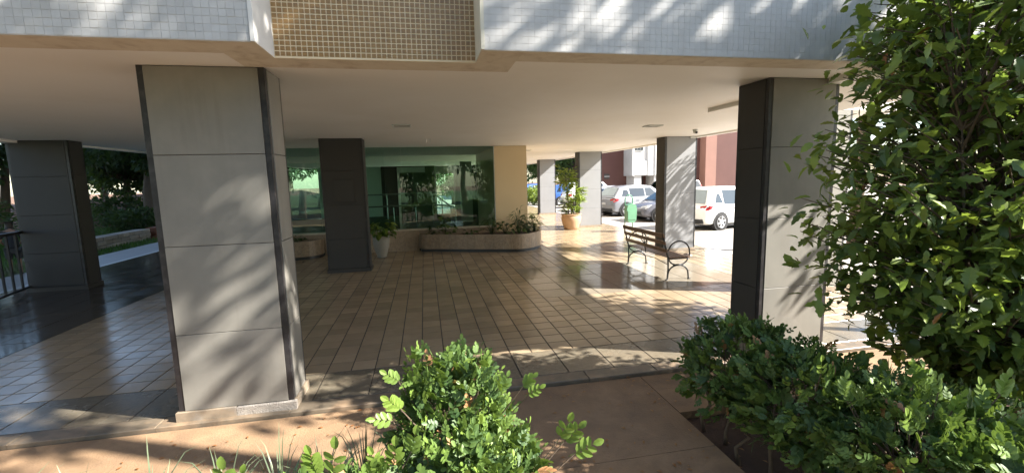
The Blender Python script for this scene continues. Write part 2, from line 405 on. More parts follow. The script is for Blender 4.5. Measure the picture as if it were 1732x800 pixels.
# ================================================================== BUILDING
bd = thing('apartment_building', 'apartment building on columns, white and tan mosaic front over an open ground floor', 'building', (0, 3.5, 3.02))
FP = [(-8.05, 3.47), (-1.09, 3.47), (-1.09, 3.88), (.48, 3.88), (.48, 3.50), (6.40, 3.50), (6.40, 6.3), (8.13, 6.3), (8.13, 8.5), (7.15, 8.5), (7.15, 12), (7.35, 12), (7.35, 33), (-7.62, 33), (-7.62, 11.2), (-8.05, 11.2)]  # right end stepped out of view to place sun and shade on the floor
MB().prism(FP, H, H+.30).build('ceiling', M_ceil, bd)
# plain upper walls above the band that can be seen from close by
ZT = 3.86
def inset(poly, d):
    n = len(poly); out = []
    for i in range(n):
        p0, p1, p2 = Vector(poly[i-1]), Vector(poly[i]), Vector(poly[(i+1) % n])
        e1 = (p1-p0).normalized(); e2 = (p2-p1).normalized(); n1 = Vector((-e1.y, e1.x)); n2 = Vector((-e2.y, e2.x))
        q = p1 + (n1+n2)*d if abs(e1.dot(e2)) < .5 else p1 + n1*d
        out.append((q.x, q.y))
    return out
MB().prism(inset(FP, .018), H+.301, 24).build('upper_wall', M_wtile, bd)  # height set so the block's shadow covers the left garden
# front mosaic: backing strips and tiles
def tile_wall(axis, a0, a1, fixed, sign, z0, z1, pitch, gap, m, depth, jit=.0012):
    """tiles on a vertical plane; axis 'x' -> plane y=fixed facing sign*y, 'y' -> plane x=fixed"""
    out = []
    n = int(round((a1-a0)/pitch)); pt = (a1-a0)/n; nz = int((z1-z0)/pitch)
    for i in range(n):
        for j in range(nz): out.append((a0+i*pt, z0+j*pitch, pt))
    return out
def tile_box(axis, a, z, pt, pitch, fixed, sign, gap, d):
    lo, hi = a+gap/2, a+pt-gap/2
    f0, f1 = sorted((fixed, fixed+sign*d))
    b = MB()
    if axis == 'x': b.box(lo, hi, f0, f1, z+gap/2, z+pitch-gap/2, .0012)
    else: b.box(f0, f1, lo, hi, z+gap/2, z+pitch-gap/2, .0012)
    return b
PW = .0505
wl = MB().box(-8.03, -1.092, 3.465, 3.485, H-.004, ZT).build('wall_panel', M_wgrout, bd); wl['label'] = 'white mosaic wall panel left of the tan recess'
tl = tile_wall('x', -3.21, -1.094, 3.465, -1, H, ZT, PW, .004, M_wtile, .004)
tl.sort(key=lambda t: (-(t[0] > -2.75), t[1]))
b0 = tile_box('x', 0, 0, tl[0][2], PW, 0, -1, .0022, .002); me_w = bpy.data.meshes.new('mosaic_tile'); me_w.from_pydata(b0.v, [], b0.f); me_w.materials.append(M_wtile)
for a, z, pt in tl[:297]:
    o = bpy.data.objects.new('mosaic_tile', me_w); COL.objects.link(o); o.location = (a, 3.465+random.uniform(-.0008, .0006), z)
    o.rotation_euler = (random.uniform(-.02, .02), 0, random.uniform(-.02, .02)); setp(o, wl)
def joined_tiles(specs, m, parent, pitch, gap, axis, fixed, sign, d=.0045, jitter=.02):
    b = MB()
    for a, z, pt in specs:
        t = tile_box(axis, a, z, pt, pitch, fixed+random.uniform(-.0006, .0006), sign, gap, d); b.add(t.v, t.f)
    o = b.build('mosaic_tile', m, parent); o['kind'] = 'stuff'; return o
joined_tiles(tl[297:] + tile_wall('x', -5.23, -3.21, 3.465, -1, H, ZT, PW, 0, 0, 0), M_wtile, wl, PW, .004, 'x', 3.465, -1)
wr = MB().box(.482, 6.398, 3.495, 3.515, H-.004, ZT).build('wall_panel', M_wgrout, bd); wr['label'] = 'white mosaic wall panel right of the tan recess'
joined_tiles(tile_wall('x', .486, 6.396, 3.495, -1, H, ZT, PW, 0, 0, 0), M_wtile, wr, PW, .0016, 'x', 3.495, -1, .0015)
rp = MB().box(-1.088, .478, 3.872, 3.892, H-.004, ZT).build('recessed_panel', M_tgrout, bd); rp['label'] = 'tan mosaic recessed panel with pale grout'
joined_tiles(tile_wall('x', -1.082, .474, 3.872, -1, H+.008, ZT, .0399, 0, 0, 0), M_ttile, rp, .0399, .0085, 'x', 3.872, -1)
MB().box(-1.110, -1.084, 3.452, 3.870, H-.003, ZT).build('return_wall', M_plaster, bd)
MB().box(.472, .498, 3.482, 3.870, H-.003, ZT).build('return_wall', mat('cream_plaster', (.66, .62, .50), rough=.7), bd)
re_ = MB().box(6.382, 6.408, 3.496, 6.3, H-.003, ZT).build('side_wall', M_wtile, bd)
MB().box(7.33, 7.358, 12, 33, H-.003, ZT).build('side_wall', M_wtile, bd)
# soffit border following the front
sb = MB()
for x0, x1, y0, y1 in ((-8.0, -1.40, 3.475, 3.765), (-1.40, -1.085, 3.475, 4.17), (-1.085, .475, 3.885, 4.17), (.475, .80, 3.505, 4.17), (.80, 6.39, 3.505, 3.79)):
    MB().box(x0+.0008, x1-.0008, y0, y1, H-.006, H+.01).build('soffit_border', M_soffit, bd)
MB().box(4.28, 6.385, 3.80, 6.25, H-.055, H+.01).build('dropped_soffit', M_ceil, bd)
MB().box(7.20, 7.345, 12.01, 32.9, H-.035, H+.01).build('edge_beam', M_ceil, bd)
MB().box(7.02, 7.145, 8.51, 12.0, H-.035, H+.01).build('edge_beam', M_ceil, bd)
MB().box(-7.615, -7.47, 11.3, 32.9, H-.035, H+.01).build('edge_beam', M_ceil, bd)
MB().box(-8.045, -7.75, 4.2, 11.15, H-.05, H+.01).build('edge_beam', M_ceil, bd)

# ---- columns
def column(x0, x1, y0, y1, label, zb=-.02, joints=(.777, 1.546, 2.308), front=None, m=M_panel, md=None, top=H, pm_=M_plinth):
    t = thing('column', label, 'column', ((x0+x1)/2, (y0+y1)/2, 0), 'columns carrying the building')
    md = md or m
    MB().box(x0+.02, x1-.02, y0+.02, y1-.02, -.03, top).build('core', M_core, t)
    zs = [.088] + list(joints) + [top-.004]
    c = .055
    for a, b in zip(zs, zs[1:]):
        z0, z1 = a+.0025, b-.0025
        MB().box(x0+c, x1-c, y0, y0+.022, z0, z1, .002).build('panel', front or m, t)
        MB().box(x0+c, x1-c, y1-.022, y1, z0, z1, .002).build('panel', m, t)
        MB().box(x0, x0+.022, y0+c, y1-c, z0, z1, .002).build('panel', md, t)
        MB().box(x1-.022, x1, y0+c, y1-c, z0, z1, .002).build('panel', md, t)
    for sx in (0, 1):
        for sy in (0, 1):
            ax = x0 if sx == 0 else x1; ay = y0 if sy == 0 else y1; dx = 1 if sx == 0 else -1; dy = 1 if sy == 0 else -1
            b = MB(); e = .006; w = c-.004
            p = [(e, e), (w, e), (w, e+.006), (e+.02, e+.006), (e+.006, e+.02), (e+.006, w), (e, w)]
            pl = [(ax+dx*u, ay+dy*v) for u, v in p]
            if dx*dy < 0: pl = pl[::-1]
            b.prism(pl, .088, top-.003); b.build('corner_strip', M_strip, t)
    for nm, q in (('f', (x0-.016, x1+.016, y0-.016, y0+.03)), ('b', (x0-.016, x1+.016, y1-.03, y1+.016)), ('l', (x0-.016, x0+.03, y0+.032, y1-.032)), ('r', (x1-.03, x1+.016, y0+.032, y1-.032))):
        if nm == 'f' and zb < -.03:
            xm = x0 + .49*(x1-x0)
            MB().box(q[0], xm-.002, q[2]-.004, q[3], zb, .088, .004).build('plinth', M_plinth, t)
            MB().box(xm+.002, q[1], q[2], q[3], zb, .084, .008).build('plinth', M_cement, t)
        else: MB().box(*q, zb, .086, .004).build('plinth', pm_, t)
    return t
cA = column(-2.215, -1.262, 4.19, 4.62, 'large pale grey column in front at left, nearest of all', -.09)
cB = column(3.56, 4.435, 4.175, 4.65, 'grey panelled column beside the leafy tree at right', -.09, md=M_panel_shaded)
cM = column(-2.245, -1.315, 10.62, 11.06, 'dark column with a square plate before the green glass', front=M_panel_shaded, md=M_panel_shaded, pm_=M_panel_shaded)
cL = column(-7.97, -6.93, 10.55, 10.98, 'dark column beside the black railing at far left', front=M_panel_shaded, md=M_panel_shaded, pm_=M_panel_shaded)
c5 = column(6.08, 6.98, 6.3, 6.75, 'column mostly hidden behind the leafy tree', top=H)
c2 = column(6.16, 7.09, 10.75, 11.2, 'column behind the bench with slanting frond shadows', m=M_panelb, md=M_panel_shaded)
c3 = column(6.06, 7.05, 17.1, 17.55, 'sunlit column behind the terracotta pot', m=M_panelb, md=M_panel_shaded)
c4 = column(6.22, 7.17, 24.0, 24.45, 'distant sunlit column left of the potted palm', m=M_panelb, md=M_panel_shaded)
c6 = column(6.22, 7.17, 31.0, 31.45, 'farthest column, a sliver beside the cream wall', m=M_panelb, md=M_panel_shaded)
# the square plate on the dark column
pc = MB().box(-1.98, -1.56, 10.598, 10.618, 1.62, 2.12, .006).build('cover_plate', M_panel_shaded, cM)
MB().box(-2.02, -1.52, 10.585, 10.617, 1.585, 1.618, .004).build('ledge', M_panel_shaded, cM)
# ---- ceiling fittings
def fitting(name, x, y, w, d, label, cat, m):
    t = thing(name, label, cat, (x, y, H))
    for q in ((x-w/2, x+w/2, y-d/2, y-d/2+.02), (x-w/2, x+w/2, y+d/2-.02, y+d/2), (x-w/2, x-w/2+.02, y-d/2+.021, y+d/2-.021), (x+w/2-.02, x+w/2, y-d/2+.021, y+d/2-.021)):
        MB().box(*q, H-.02, H-.001, .003).build('frame', M_alu, t)
    MB().box(x-w/2+.021, x+w/2-.021, y-d/2+.021, y+d/2-.021, H-.010, H-.001).build('diffuser', m, t)
M_diff = mat('diffuser', (.40, .37, .33), rough=.5)
fitting('ceiling_light', -.34, 8.25, .32, .32, 'square recessed ceiling light above the middle of the floor', 'ceiling light', M_diff)
fitting('ceiling_light', 4.53, 8.38, .30, .30, 'square recessed ceiling light above the bench', 'ceiling light', M_diff)
fitting('ceiling_light', 3.6, 15.6, .30, .30, 'square ceiling light beyond the cream wall', 'ceiling light', M_diff)
sc_t = thing('security_camera', 'small white dome security camera under the ceiling near the sunlit column', 'security camera', (5.94, 9.1, H))
MB().lathe([(.055, H-.001), (.058, H-.03), (.05, H-.045)], (5.94, 9.1, 0), 16).build('base', M_alu, sc_t, True)
MB().lathe([(.044, H-.045), (.046, H-.07), (.03, H-.09), (.005, H-.098)], (5.93, 9.09, 0), 16).build('dome', M_alu, sc_t, True)
MB().lathe([(.024, -.05), (.024, -.02), (.002, -.019)], (5.915, 9.05+.005, H-.075), 12, 'y').build('lens', M_black, sc_t, True)
jb = MB().box(6.86, 7.02, 10.70, 10.745, H-.05, H-.006, .006).build('junction_box', M_alu); tag(jb, 'little pale junction box at the top of the sunlit column', 'junction box')
sp = thing('ceiling_hook', 'pair of short pale stubs under the ceiling before the glass', 'hook', (.2, 10.6, H))
for dx in (0, .09): MB().tube([(.1+dx, 10.9, H), (.1+dx, 10.9, H-.09)], .008, 6).build('stub', M_alu, sp)

# ================================================================== LOBBY
lb = thing('glass_lobby', 'green glass lobby front with cream end wall under the ceiling', 'lobby', (-.8, 13.4, 0))
GX0, GX1, GY = -6.2, 2.12, 13.42
MB().box(GX0, GX1-.01, GY-.06, GY+.16, 0, .60).build('low_wall', M_planter, lb)
MB().box(GX0, GX1-.01, GY-.09, GY+.18, .602, .645, .004).build('sill', mat('sill_stone', (.52, .46, .36), rough=.4), lb)
gx = [GX0, -4.6, -2.9, -.62, GX1-.012]
for a, b in zip(gx, gx[1:]):
    MB().box(a+.003, b-.003, GY+.03, GY+.042, .647, H-.004).build('pane', M_glass, lb)
MB().box(2.105, 3.09, GY-.02, 18.2, .0, H-.003).build('end_wall', M_cream, lb)
MB().box(2.083, 2.103, GY-.01, GY+.06, .647, H-.005).build('jamb', M_alu, lb)
MB().box(GX0, 2.10, 18.0, 18.2, 0, .70).build('rear_wall', M_lobbydark, lb)
MB().box(GX0, 2.10, 18.05, 18.06, 2.625, H-.004).build('pane', glass_mat('clear_glass', (.8, .9, .85), 1.45, .0), lb)  # high glazing added to bring daylight into the lobby
MB().box(GX0+.003, -3.9, 18.05, 18.06, .705, 2.615).build('pane', MATS['clear_glass'], lb)  # rear wall glazed here to brighten the lobby inside
for a, b, m in ((-3.9, -2.9, M_lobbywall), (-1.62, -.42, M_dark), (-.42, .42, M_lobbydark), (1.22, 2.10, M_lobbydark), (-2.9, -1.62, M_lobbywall)):
    MB().box(a+.0015, b-.0015, 18.0, 18.2, .702, 2.618).build('rear_wall', m, lb)
# the far window of the lobby
w = MB().box(.42, .47, 17.97, 18.03, .702, 2.618).build('window_frame', M_alu, lb); MB().box(1.17, 1.22, 17.97, 18.03, .702, 2.618).build('window_frame', M_alu, lb)
MB().box(.471, 1.169, 17.97, 18.03, 2.30, 2.60).build('blind_box', M_alu, lb)
MB().box(.471, 1.169, 18.05, 18.06, .71, 2.299).build('pane', glass_mat('clear_glass', (.8, .9, .85), 1.45, .0), lb)
# inner door with pale frame, pilaster
for q in ((-.95, -.87, 16.9, 17.0, .0, 2.55), (-.869, .05, 16.9, 17.0, 2.35, 2.55)): MB().box(*q, .006).build('door_frame', M_alu, lb)
MB().box(1.30, 1.72, 16.4, 16.5, .5, 2.7, .006).build('pilaster', mat('pilaster', (.5, .56, .5), rough=.5), lb)
MB().box(-2.75, -2.1, 16.0, 16.1, 0, 2.7, .006).build('pilaster', MATS['pilaster'], lb)
MB().box(GX0, GX0+.012, GY+.2, 18.0, .01, H-.004).build('pane', M_glass, lb)  # side wall made of glass so that daylight reaches the lobby
# ramp handrail inside
hr = thing('ramp_handrail', 'metal ramp handrail seen through the green glass', 'handrail', (-.5, 15, 0))
def rail(y, z1, z2, xa, xb, xc, name='rail'):
    MB().tube([(xa, y, z1), (xb, y, z1+.02), (xc, y, z2), (xc+.06, y, z2-.06), (xc+.07, y, .02)], .024, 8).build(name, M_steel, hr)
rail(15.0, 1.62, 1.22, -2.9, .25, .78); rail(14.9, 1.24, 1.18, -2.9, .15, .92)
for px_ in (-2.2, -1.2, .25, .55): MB().tube([(px_, 15.0, 0), (px_, 15.0, 1.6 if px_ < .3 else 1.38)], .018, 6).build('post', M_steel, hr)
for px_ in (-1.0, -.3): MB().tube([(px_, 14.9, 0), (px_, 14.9, 1.2)], .018, 6).build('post', M_steel, hr)

# ================================================================== PLANTERS
def smooth(pts, n=6):
    P = [Vector((*p, 0)) for p in pts]; out = []
    for i in range(len(P)-1):
        a, b, c, d = P[max(i-1, 0)], P[i], P[i+1], P[min(i+2, len(P)-1)]
        for k in range(n):
            t = k/n; out.append(.5*((2*b) + (c-a)*t + (2*a-5*b+4*c-d)*t*t + (3*b-a-3*c+d)*t**3))
    return [(p.x, p.y) for p in out] + [pts[-1]]
def planter(name, pts, label, seglen=.26):
    t = thing(name, label, 'planter', (pts[len(pts)//2][0], pts[len(pts)//2][1], 0), 'granite planters before the glass')
    c = smooth(pts, 12); back = [(c[-1][0], GY-.10), (c[0][0], GY-.10)]
    L = [0]
    for a, b in zip(c, c[1:]): L.append(L[-1] + math.dist(a, b))
    n = max(3, int(L[-1]/seglen))
    def at(s_):
        for i in range(len(c)-1):
            if L[i+1] >= s_-1e-9:
                f = (s_-L[i])/max(1e-9, L[i+1]-L[i]); return (c[i][0]+(c[i+1][0]-c[i][0])*f, c[i][1]+(c[i+1][1]-c[i][1])*f)
        return c[-1]
    ctr = Vector((sum(p[0] for p in c)/len(c), GY-.12))
    ss = [k*L[-1]/n for k in range(n+1)]
    for a, b in zip(ss, ss[1:]):
        sub = [Vector(at(a+.002 + (b-a-.004)*k/3)) for k in range(4)]
        inn = []
        for k, p in enumerate(sub):
            d = (sub[min(k+1, 3)]-sub[max(k-1, 0)]).normalized(); nn = Vector((-d.y, d.x))
            inn.append(p + nn*.05)
        poly = [tuple(p) for p in sub] + [tuple(p) for p in inn[::-1]]
        MB().prism(poly, .085, .50+random.uniform(-.002, .002)).build('panel', M_planter, t)
    def off(d):
        o = []
        for i, p in enumerate(c):
            q0, q1 = Vector(c[max(i-1, 0)]), Vector(c[min(i+1, len(c)-1)]); dd = (q1-q0).normalized(); o.append((p[0]-dd.y*d, p[1]+dd.x*d))
        return o
    MB().prism(off(.035)+back, -.002, .084).build('kick_base', M_blackgloss, t)
    MB().prism(off(.052)+back, .086, .44).build('soil', M_soil, t)
    return t
planter('stone_planter', [(-.22, 13.3), (-.18, 13.1), (.0, 12.98), (.35, 12.86), (1.1, 12.55), (1.9, 12.27), (2.45, 12.08), (2.9, 12.2), (3.25, 12.6), (3.42, 13.05), (3.42, 13.31)], 'long curved granite planter below the green glass')
planter('stone_planter', [(-5.6, 13.3), (-5.4, 12.75), (-4.4, 12.6), (-3.5, 12.68), (-3.1, 12.8), (-2.9, 13.05), (-2.86, 13.3)], 'shorter curved granite planter left of the dark column')

# ================================================================== PLANTS
T_broad = leaf_tmpl([0, .12, .35, .65, .88, 1.0], [.02, .30, .40, .30, .12, .0], .25, .25)
T_narrow = leaf_tmpl([0, .2, .5, .8, 1.0], [.02, .07, .085, .05, .0], .35, .3)
T_holly = leaf_tmpl([0, .10, .22, .34, .46, .58, .70, .82, .92, 1.0], [.015, .10, .22, .16, .27, .18, .25, .12, .11, .0], .22, .22)
T_simple = leaf_tmpl([0, .45, 1.0], [.03, .26, .02], .15, .25)
def leaf_objects(name, tmpl, pos, rot, scl, tint, m, parent, variants=6):
    """separate leaf objects sharing a few meshes"""
    mes = []
    lv = np.quantile(tint, np.linspace(.04, .98, variants))
    for k in range(variants):
        me = bpy.data.meshes.new(name); me.from_pydata([tuple(v) for v in tmpl[0]], [], [tuple(int(i) for i in f) for f in tmpl[1]])
        a = me.attributes.new('tint', 'FLOAT', 'POINT'); a.data.foreach_set('value', np.full(len(tmpl[0]), lv[k], np.float32))
        me.materials.append(m); mes.append(me)
    for i in range(len(pos)):
        me = mes[int(np.argmin(abs(lv-tint[i])))]
        o = bpy.data.objects.new(name, me); COL.objects.link(o)
        M = Matrix([[*(rot[i][r]*scl[i]), pos[i][r]] for r in range(3)] + [[0, 0, 0, 1]])
        o.matrix_basis = M; setp(o, parent)
def clump(name, label, cat, c, n, L, spread, hz, tmpl, m, group=None, parts=True, up=.5, tint=(0, .9)):
    """a leafy plant: stalks from one root, a blade at the end of each"""
    t = thing(name, label, cat, c, group)
    a = rng.uniform(0, 6.283, n); r = spread*np.sqrt(rng.uniform(.02, 1, n)); h = hz*(rng.uniform(.25, 1, n))*(1-.45*(r/spread)**2)
    P = np.stack([c[0]+r*np.cos(a), c[1]+r*np.sin(a), c[2]+h], 1)
    d = np.stack([np.cos(a), np.sin(a), rng.uniform(-.6, up, n)], 1)
    rot = frames(d, roll=rng.uniform(-.5, .5, n)); s_ = rng.uniform(.65, 1.1, n)*L; ti = rng.uniform(*tint, n)
    st = MB()
    for i in range(n): st.tube([c, ((c[0]+P[i][0])/2, (c[1]+P[i][1])/2, c[2]+h[i]*.75), P[i]], .004, 4, False)
    st.build('stalks', M_leafD if m is M_leafD else M_leafP, t)
    if parts: leaf_objects('leaf', tmpl, P, rot, s_, ti, m, t, 4)
    else:
        V, F = instances(tmpl, P, rot, s_); quads('leaves', V, F, m, t, np.repeat(ti, len(tmpl[0])), 'stuff')
    return t
gp = 'plants in the granite planters'
for (x, y, n, L, sp_, hz, tm_, lab, ti) in [
        (.55, 12.98, 26, .17, .22, .38, T_broad, 'broad leaved plant at the left end of the long planter', (.2, 1)),
        (.15, 13.12, 14, .12, .15, .2, T_broad, 'small low plant in the long planter, leftmost', (.1, .7)),
        (1.25, 12.9, 14, .11, .18, .16, T_broad, 'low dark plant in the middle of the long planter', (0, .5)),
        (1.85, 12.75, 40, .22, .26, .42, T_narrow, 'spiky dark plant before the green glass edge', (0, .5)),
        (2.25, 12.65, 34, .15, .28, .36, T_broad, 'bushy plant below the left edge of the cream wall', (0, .6)),
        (2.62, 12.55, 46, .20, .24, .62, T_narrow, 'tall upright plant before the cream wall', (.1, .8)),
        (2.95, 12.75, 44, .16, .30, .42, T_broad, 'bushy plant below the right edge of the cream wall', (.1, .8)),
        (3.18, 12.95, 40, .20, .26, .44, T_narrow, 'spiky plant overhanging the rounded planter end', (.2, 1)),
        (-3.6, 13.0, 30, .13, .3, .2, T_broad, 'low plant in the shorter planter left of the dark column', (0, .4))]:
    clump('planter_plant', lab, 'plant', (x, y, .43), n, L*1.05, sp_, hz*1.45, tm_, M_leafD, gp, True, .6, ti)
# white pot beside the dark column
wp = thing('plant_pot', 'tall off white ribbed pot half behind the dark column', 'pot', (-1.22, 12.45, 0))
MB().lathe([(.10, 0), (.14, .02), (.13, .06), (.15, .12), (.20, .30), (.225, .50), (.215, .55), (.245, .58), (.245, .60), (.20, .60), (.19, .54)], (-1.22, 12.45, 0), 28, cap=False).build('pot', M_whitepot, wp, True)
MB().lathe([(.0, .53), (.195, .535)], (-1.22, 12.45, 0), 20, cap=False).build('soil', M_soil, wp)
clump('potted_philodendron', 'trailing heart leaved plant in the off white pot', 'plant', (-1.20, 12.43, .53), 70, .20, .36, .52, T_broad, M_leafP, None, True, .3, (0, .75))
# terracotta pot and palm
tp = thing('plant_pot', 'big terracotta pot before the sunlit column', 'pot', (5.62, 16.75, 0))
MB().lathe([(.24, 0), (.27, .02), (.31, .12), (.37, .32), (.39, .44), (.375, .53), (.36, .57), (.395, .585), (.395, .61), (.34, .61), (.33, .55)], (5.62, 16.75, 0), 32, cap=False).build('pot', M_terra, tp, True)
MB().lathe([(0, .55), (.335, .555)], (5.62, 16.75, 0), 20, cap=False).build('soil', M_soil, tp)
pp = thing('potted_palm', 'tall potted palm with feathery crown in the terracotta pot', 'plant', (5.62, 16.75, .555))
stems = [((5.50, 16.72, .55), (5.42, 16.7, 1.9), .022), ((5.62, 16.7, .55), (5.70, 16.66, 1.25), .018), ((5.74, 16.78, .55), (5.85, 16.76, 1.35), .018), ((5.68, 16.86, .55), (5.62, 16.9, 1.1), .015), ((5.55, 16.84, .55), (5.50, 16.9, 1.75), .018)]
LP = []; LD = []; LS = []; LT = []
for a, b, r in stems:
    MB().tube([a, tuple((Vector(a)+Vector(b))/2 + Vector((.02, 0, 0))), b], r, 7).build('stem', M_bark, pp)
    tall = b[2] > 1.6
    nf = 30 if tall else 28
    for k in range(nf):
        z = b[2] + (random.uniform(-.25, .45) if tall else random.uniform(-.62, .22)); f = Vector((b[0]+random.uniform(-.05, .05), b[1]+random.uniform(-.05, .05), z))
        an = random.uniform(0, 6.283); ln = random.uniform(.18, .42) if tall else random.uniform(.18, .36); e = Vector((math.cos(an), math.sin(an), random.uniform(-.1, .7)))
        tip = f + e*ln
        for q in range(9):
            d = e + Vector((random.uniform(-1, 1), random.uniform(-1, 1), random.uniform(-.7, .5)))*(.8)
            LP.append(tuple(f + (tip-f)*(.35+.65*q/8))); LD.append(tuple(d)); LS.append(random.uniform(.14, .26)*(.95 if tall else 1)); LT.append(random.uniform(.25, 1.0))
LP = np.array(LP); LD = np.array(LD); LS = np.array(LS); LT = np.array(LT)
V, F = instances(T_narrow, LP, frames(LD, roll=rng.uniform(-1, 1, len(LP))), LS); quads('fronds', V, F, M_leafP, pp, np.repeat(LT, len(T_narrow[0])), 'stuff')

# ================================================================== BENCH
bn = thing('park_bench', 'wooden slatted park bench with black iron ends, facing the car park', 'bench', (4.78, 8.67, 0))
BX = 4.57                                                         # back feet line; sits towards +x
def iron_end(y):
    b = MB(); r = .016
    e = MB()
    e.tube([(BX-.01, y, .0), (BX+.005, y, .02), (BX+.02, y, .22), (BX+.015, y, .44), (BX-.03, y, .62), (BX-.115, y, .92)], [.02, .016, .016, .018, .018, .014], 8)
    e.tube([(BX+.47, y, .0), (BX+.46, y, .02), (BX+.45, y, .12)] + [(BX+.235+.215*math.cos(t), y, .12+.17*math.sin(t)) for t in [math.pi*k/12 for k in range(1, 12)]] + [(BX+.02, y, .12), (BX+.012, y, .05)], r, 8)
    e.tube([(BX+.02, y, .44)] + [(BX+.235+.20*math.cos(t), y, .42+.13*math.sin(t)) for t in [math.pi + math.pi*k/10 for k in range(1, 10)]] + [(BX+.45, y, .42)], .014, 8)
    e.box(BX+.13, BX+.34, y-.014, y+.014, .275, .31, .005)
    e.box(BX-.0, BX+.47, y-.013, y+.013, .405, .43, .004)
    e.tube([(BX+.46, y, .42), (BX+.475, y, .50)] + [(BX+.245+.225*math.cos(t), y, .55+.21*math.sin(t)) for t in [math.pi*k/14 for k in range(0, 14)]] + [(BX-.02, y, .58)], .015, 8)
    for x in (BX-.012, BX+.47): e.box(x-.025, x+.03, y-.02, y+.02, -.001, .015, .003)
    return e
for y in (7.81, 9.53):
    t_ = iron_end(y).build('iron_end', M_black, bn, True)
MB().tube([(BX+.03, 7.81, .30), (BX+.2, 8.67, .295), (BX+.03, 9.53, .30)], .008, 6).build('tie_rod', M_black, bn)
# middle back bracket with scrolls
br = MB(); br.tube([(BX-.005, 8.67, .42), (BX-.03, 8.67, .62), (BX-.115, 8.67, .92)], .012, 6)
for s_ in (-1, 1): br.tube([(BX-.03, 8.67, .60), (BX-.05, 8.67+s_*.10, .68), (BX-.075, 8.67+s_*.2, .77), (BX-.10, 8.67+s_*.28, .79)], .009, 6)
br.build('back_bracket', M_black, bn, True)
for k in range(6):
    x0 = BX+.03+k*.073
    MB().box(x0, x0+.06, 7.77, 9.57, .432, .455, .006).build('seat_slat', M_wood, bn)
for k, (z, w_) in enumerate(((.545, .075), (.70, .075), (.835, .09))):
    x0 = BX - .02 - (z-.50)*.24
    Mr = Matrix.Translation((x0, 8.67, z+w_/2)) @ Matrix.Rotation(-.24, 4, 'Y')
    MB().box(-.011, .011, -.90, .90, -w_/2, w_/2, .006, Mr).build('back_slat', M_wood, bn)
rg = MB()
random.seed(5)
gr = 9
for i in range(gr):
    for j in range(gr):
        u, v = i/(gr-1)-.5, j/(gr-1)-.5
        rg.v.append((5.02+u*.20+random.uniform(-.01, .01), 7.87+v*.16+random.uniform(-.01, .01), .458+.055*max(0, 1-3.4*(u*u+v*v))*random.uniform(.3, 1.0)))
for i in range(gr-1):
    for j in range(gr-1): rg.f.append((i*gr+j, (i+1)*gr+j, (i+1)*gr+j+1, i*gr+j+1))
ro = rg.build('crumpled_cloth', mat('cloth', (.55, .46, .42), (.42, .34, .30), rough=.9, scale=30)); tag(ro, 'small crumpled pale cloth on the near end of the bench seat', 'cloth')
so = ro.modifiers.new('solid', 'SOLIDIFY'); so.thickness = .004

# ================================================================== BIN
M_green = mat('green_plastic', (.13, .30, .18), (.11, .25, .15), rough=.35, scale=4); M_greenm = mat('green_metal', (.07, .22, .13), rough=.4, metal=0)
bi = thing('litter_bin', 'green plastic litter bin hung on a looped metal post behind the bench', 'bin', (7.38, 15.3, 0))
BY = 15.3
MB().tube([(7.24, BY+.07, -.02), (7.24, BY+.07, 1.12)] + [(7.39-.15*math.cos(t), BY+.07, 1.15+.19*math.sin(t)) for t in [math.pi*k/12 for k in range(1, 12)]] + [(7.54, BY+.07, 1.12), (7.54, BY+.07, -.02)], .02, 8).build('post', M_greenm, bi, True)
prof = [(7.22, .42), (7.30, .34), (7.48, .34), (7.56, .42), (7.585, .80), (7.555, .97), (7.39, 1.05), (7.225, .97), (7.195, .80)]
b = MB(); n = len(prof)
for yy in (BY-.20, BY+.04): b.v += [(x, yy, z) for x, z in prof]
b.f = [tuple(range(n)), tuple(range(n, 2*n))[::-1]] + [(k, n+k, n+(k+1) % n, (k+1) % n) for k in range(n)]
b.build('body', M_green, bi)
MB().box(7.23, 7.55, BY-.215, BY-.205, .44, .78, .02).build('front_panel', M_green, bi)

# ================================================================== RAILING
rl = thing('railing', 'black metal railing ending at the dark left column', 'railing', (-7.7, 9.6, 0))
RA, RB = Vector((-7.98, 10.72, 0)), Vector((-7.10, 7.42, 0)); RD = (RB-RA); RL = RD.length; RD.normalize()
def rp_(s_, z): q = RA + RD*s_; return (q.x, q.y, z)
ang = math.atan2(RD.y, RD.x)
def rbox(s0, s1, z0, z1, w, nm):
    M_ = Matrix.Translation(RA) @ Matrix.Rotation(ang, 4, 'Z'); MB().box(s0, s1, -w/2, w/2, z0, z1, .003, M_).build(nm, M_black, rl)
rbox(-.05, RL, 1.20, 1.255, .06, 'handrail'); rbox(0, RL, .10, .14, .04, 'bottom_rail')
s_ = .12
while s_ < RL:
    rbox(s_-.016, s_+.016, .141, 1.199, .032, 'baluster'); s_ += .30
for q in (.0, 1.75, RL-.05): rbox(q, q+.05, -.02, 1.199, .05, 'post')
wmh = MB()
M_ = Matrix.Translation(RA) @ Matrix.Rotation(ang, 4, 'Z')
for k in range(-14, 80):
    for d in (1, -1):
        s0 = k*.045; s1 = s0 + d*.5; z0, z1 = .142, .642
        a0, a1 = (s0, s1)
        if min(a0, a1) < .05 or max(a0, a1) > RL: continue
        wmh.tube([M_ @ Vector((a0, .022, z0)), M_ @ Vector((a1, .022, z1))], .0025, 3, False)
wmh.build('wire_mesh', M_black, rl)['kind'] = 'stuff'

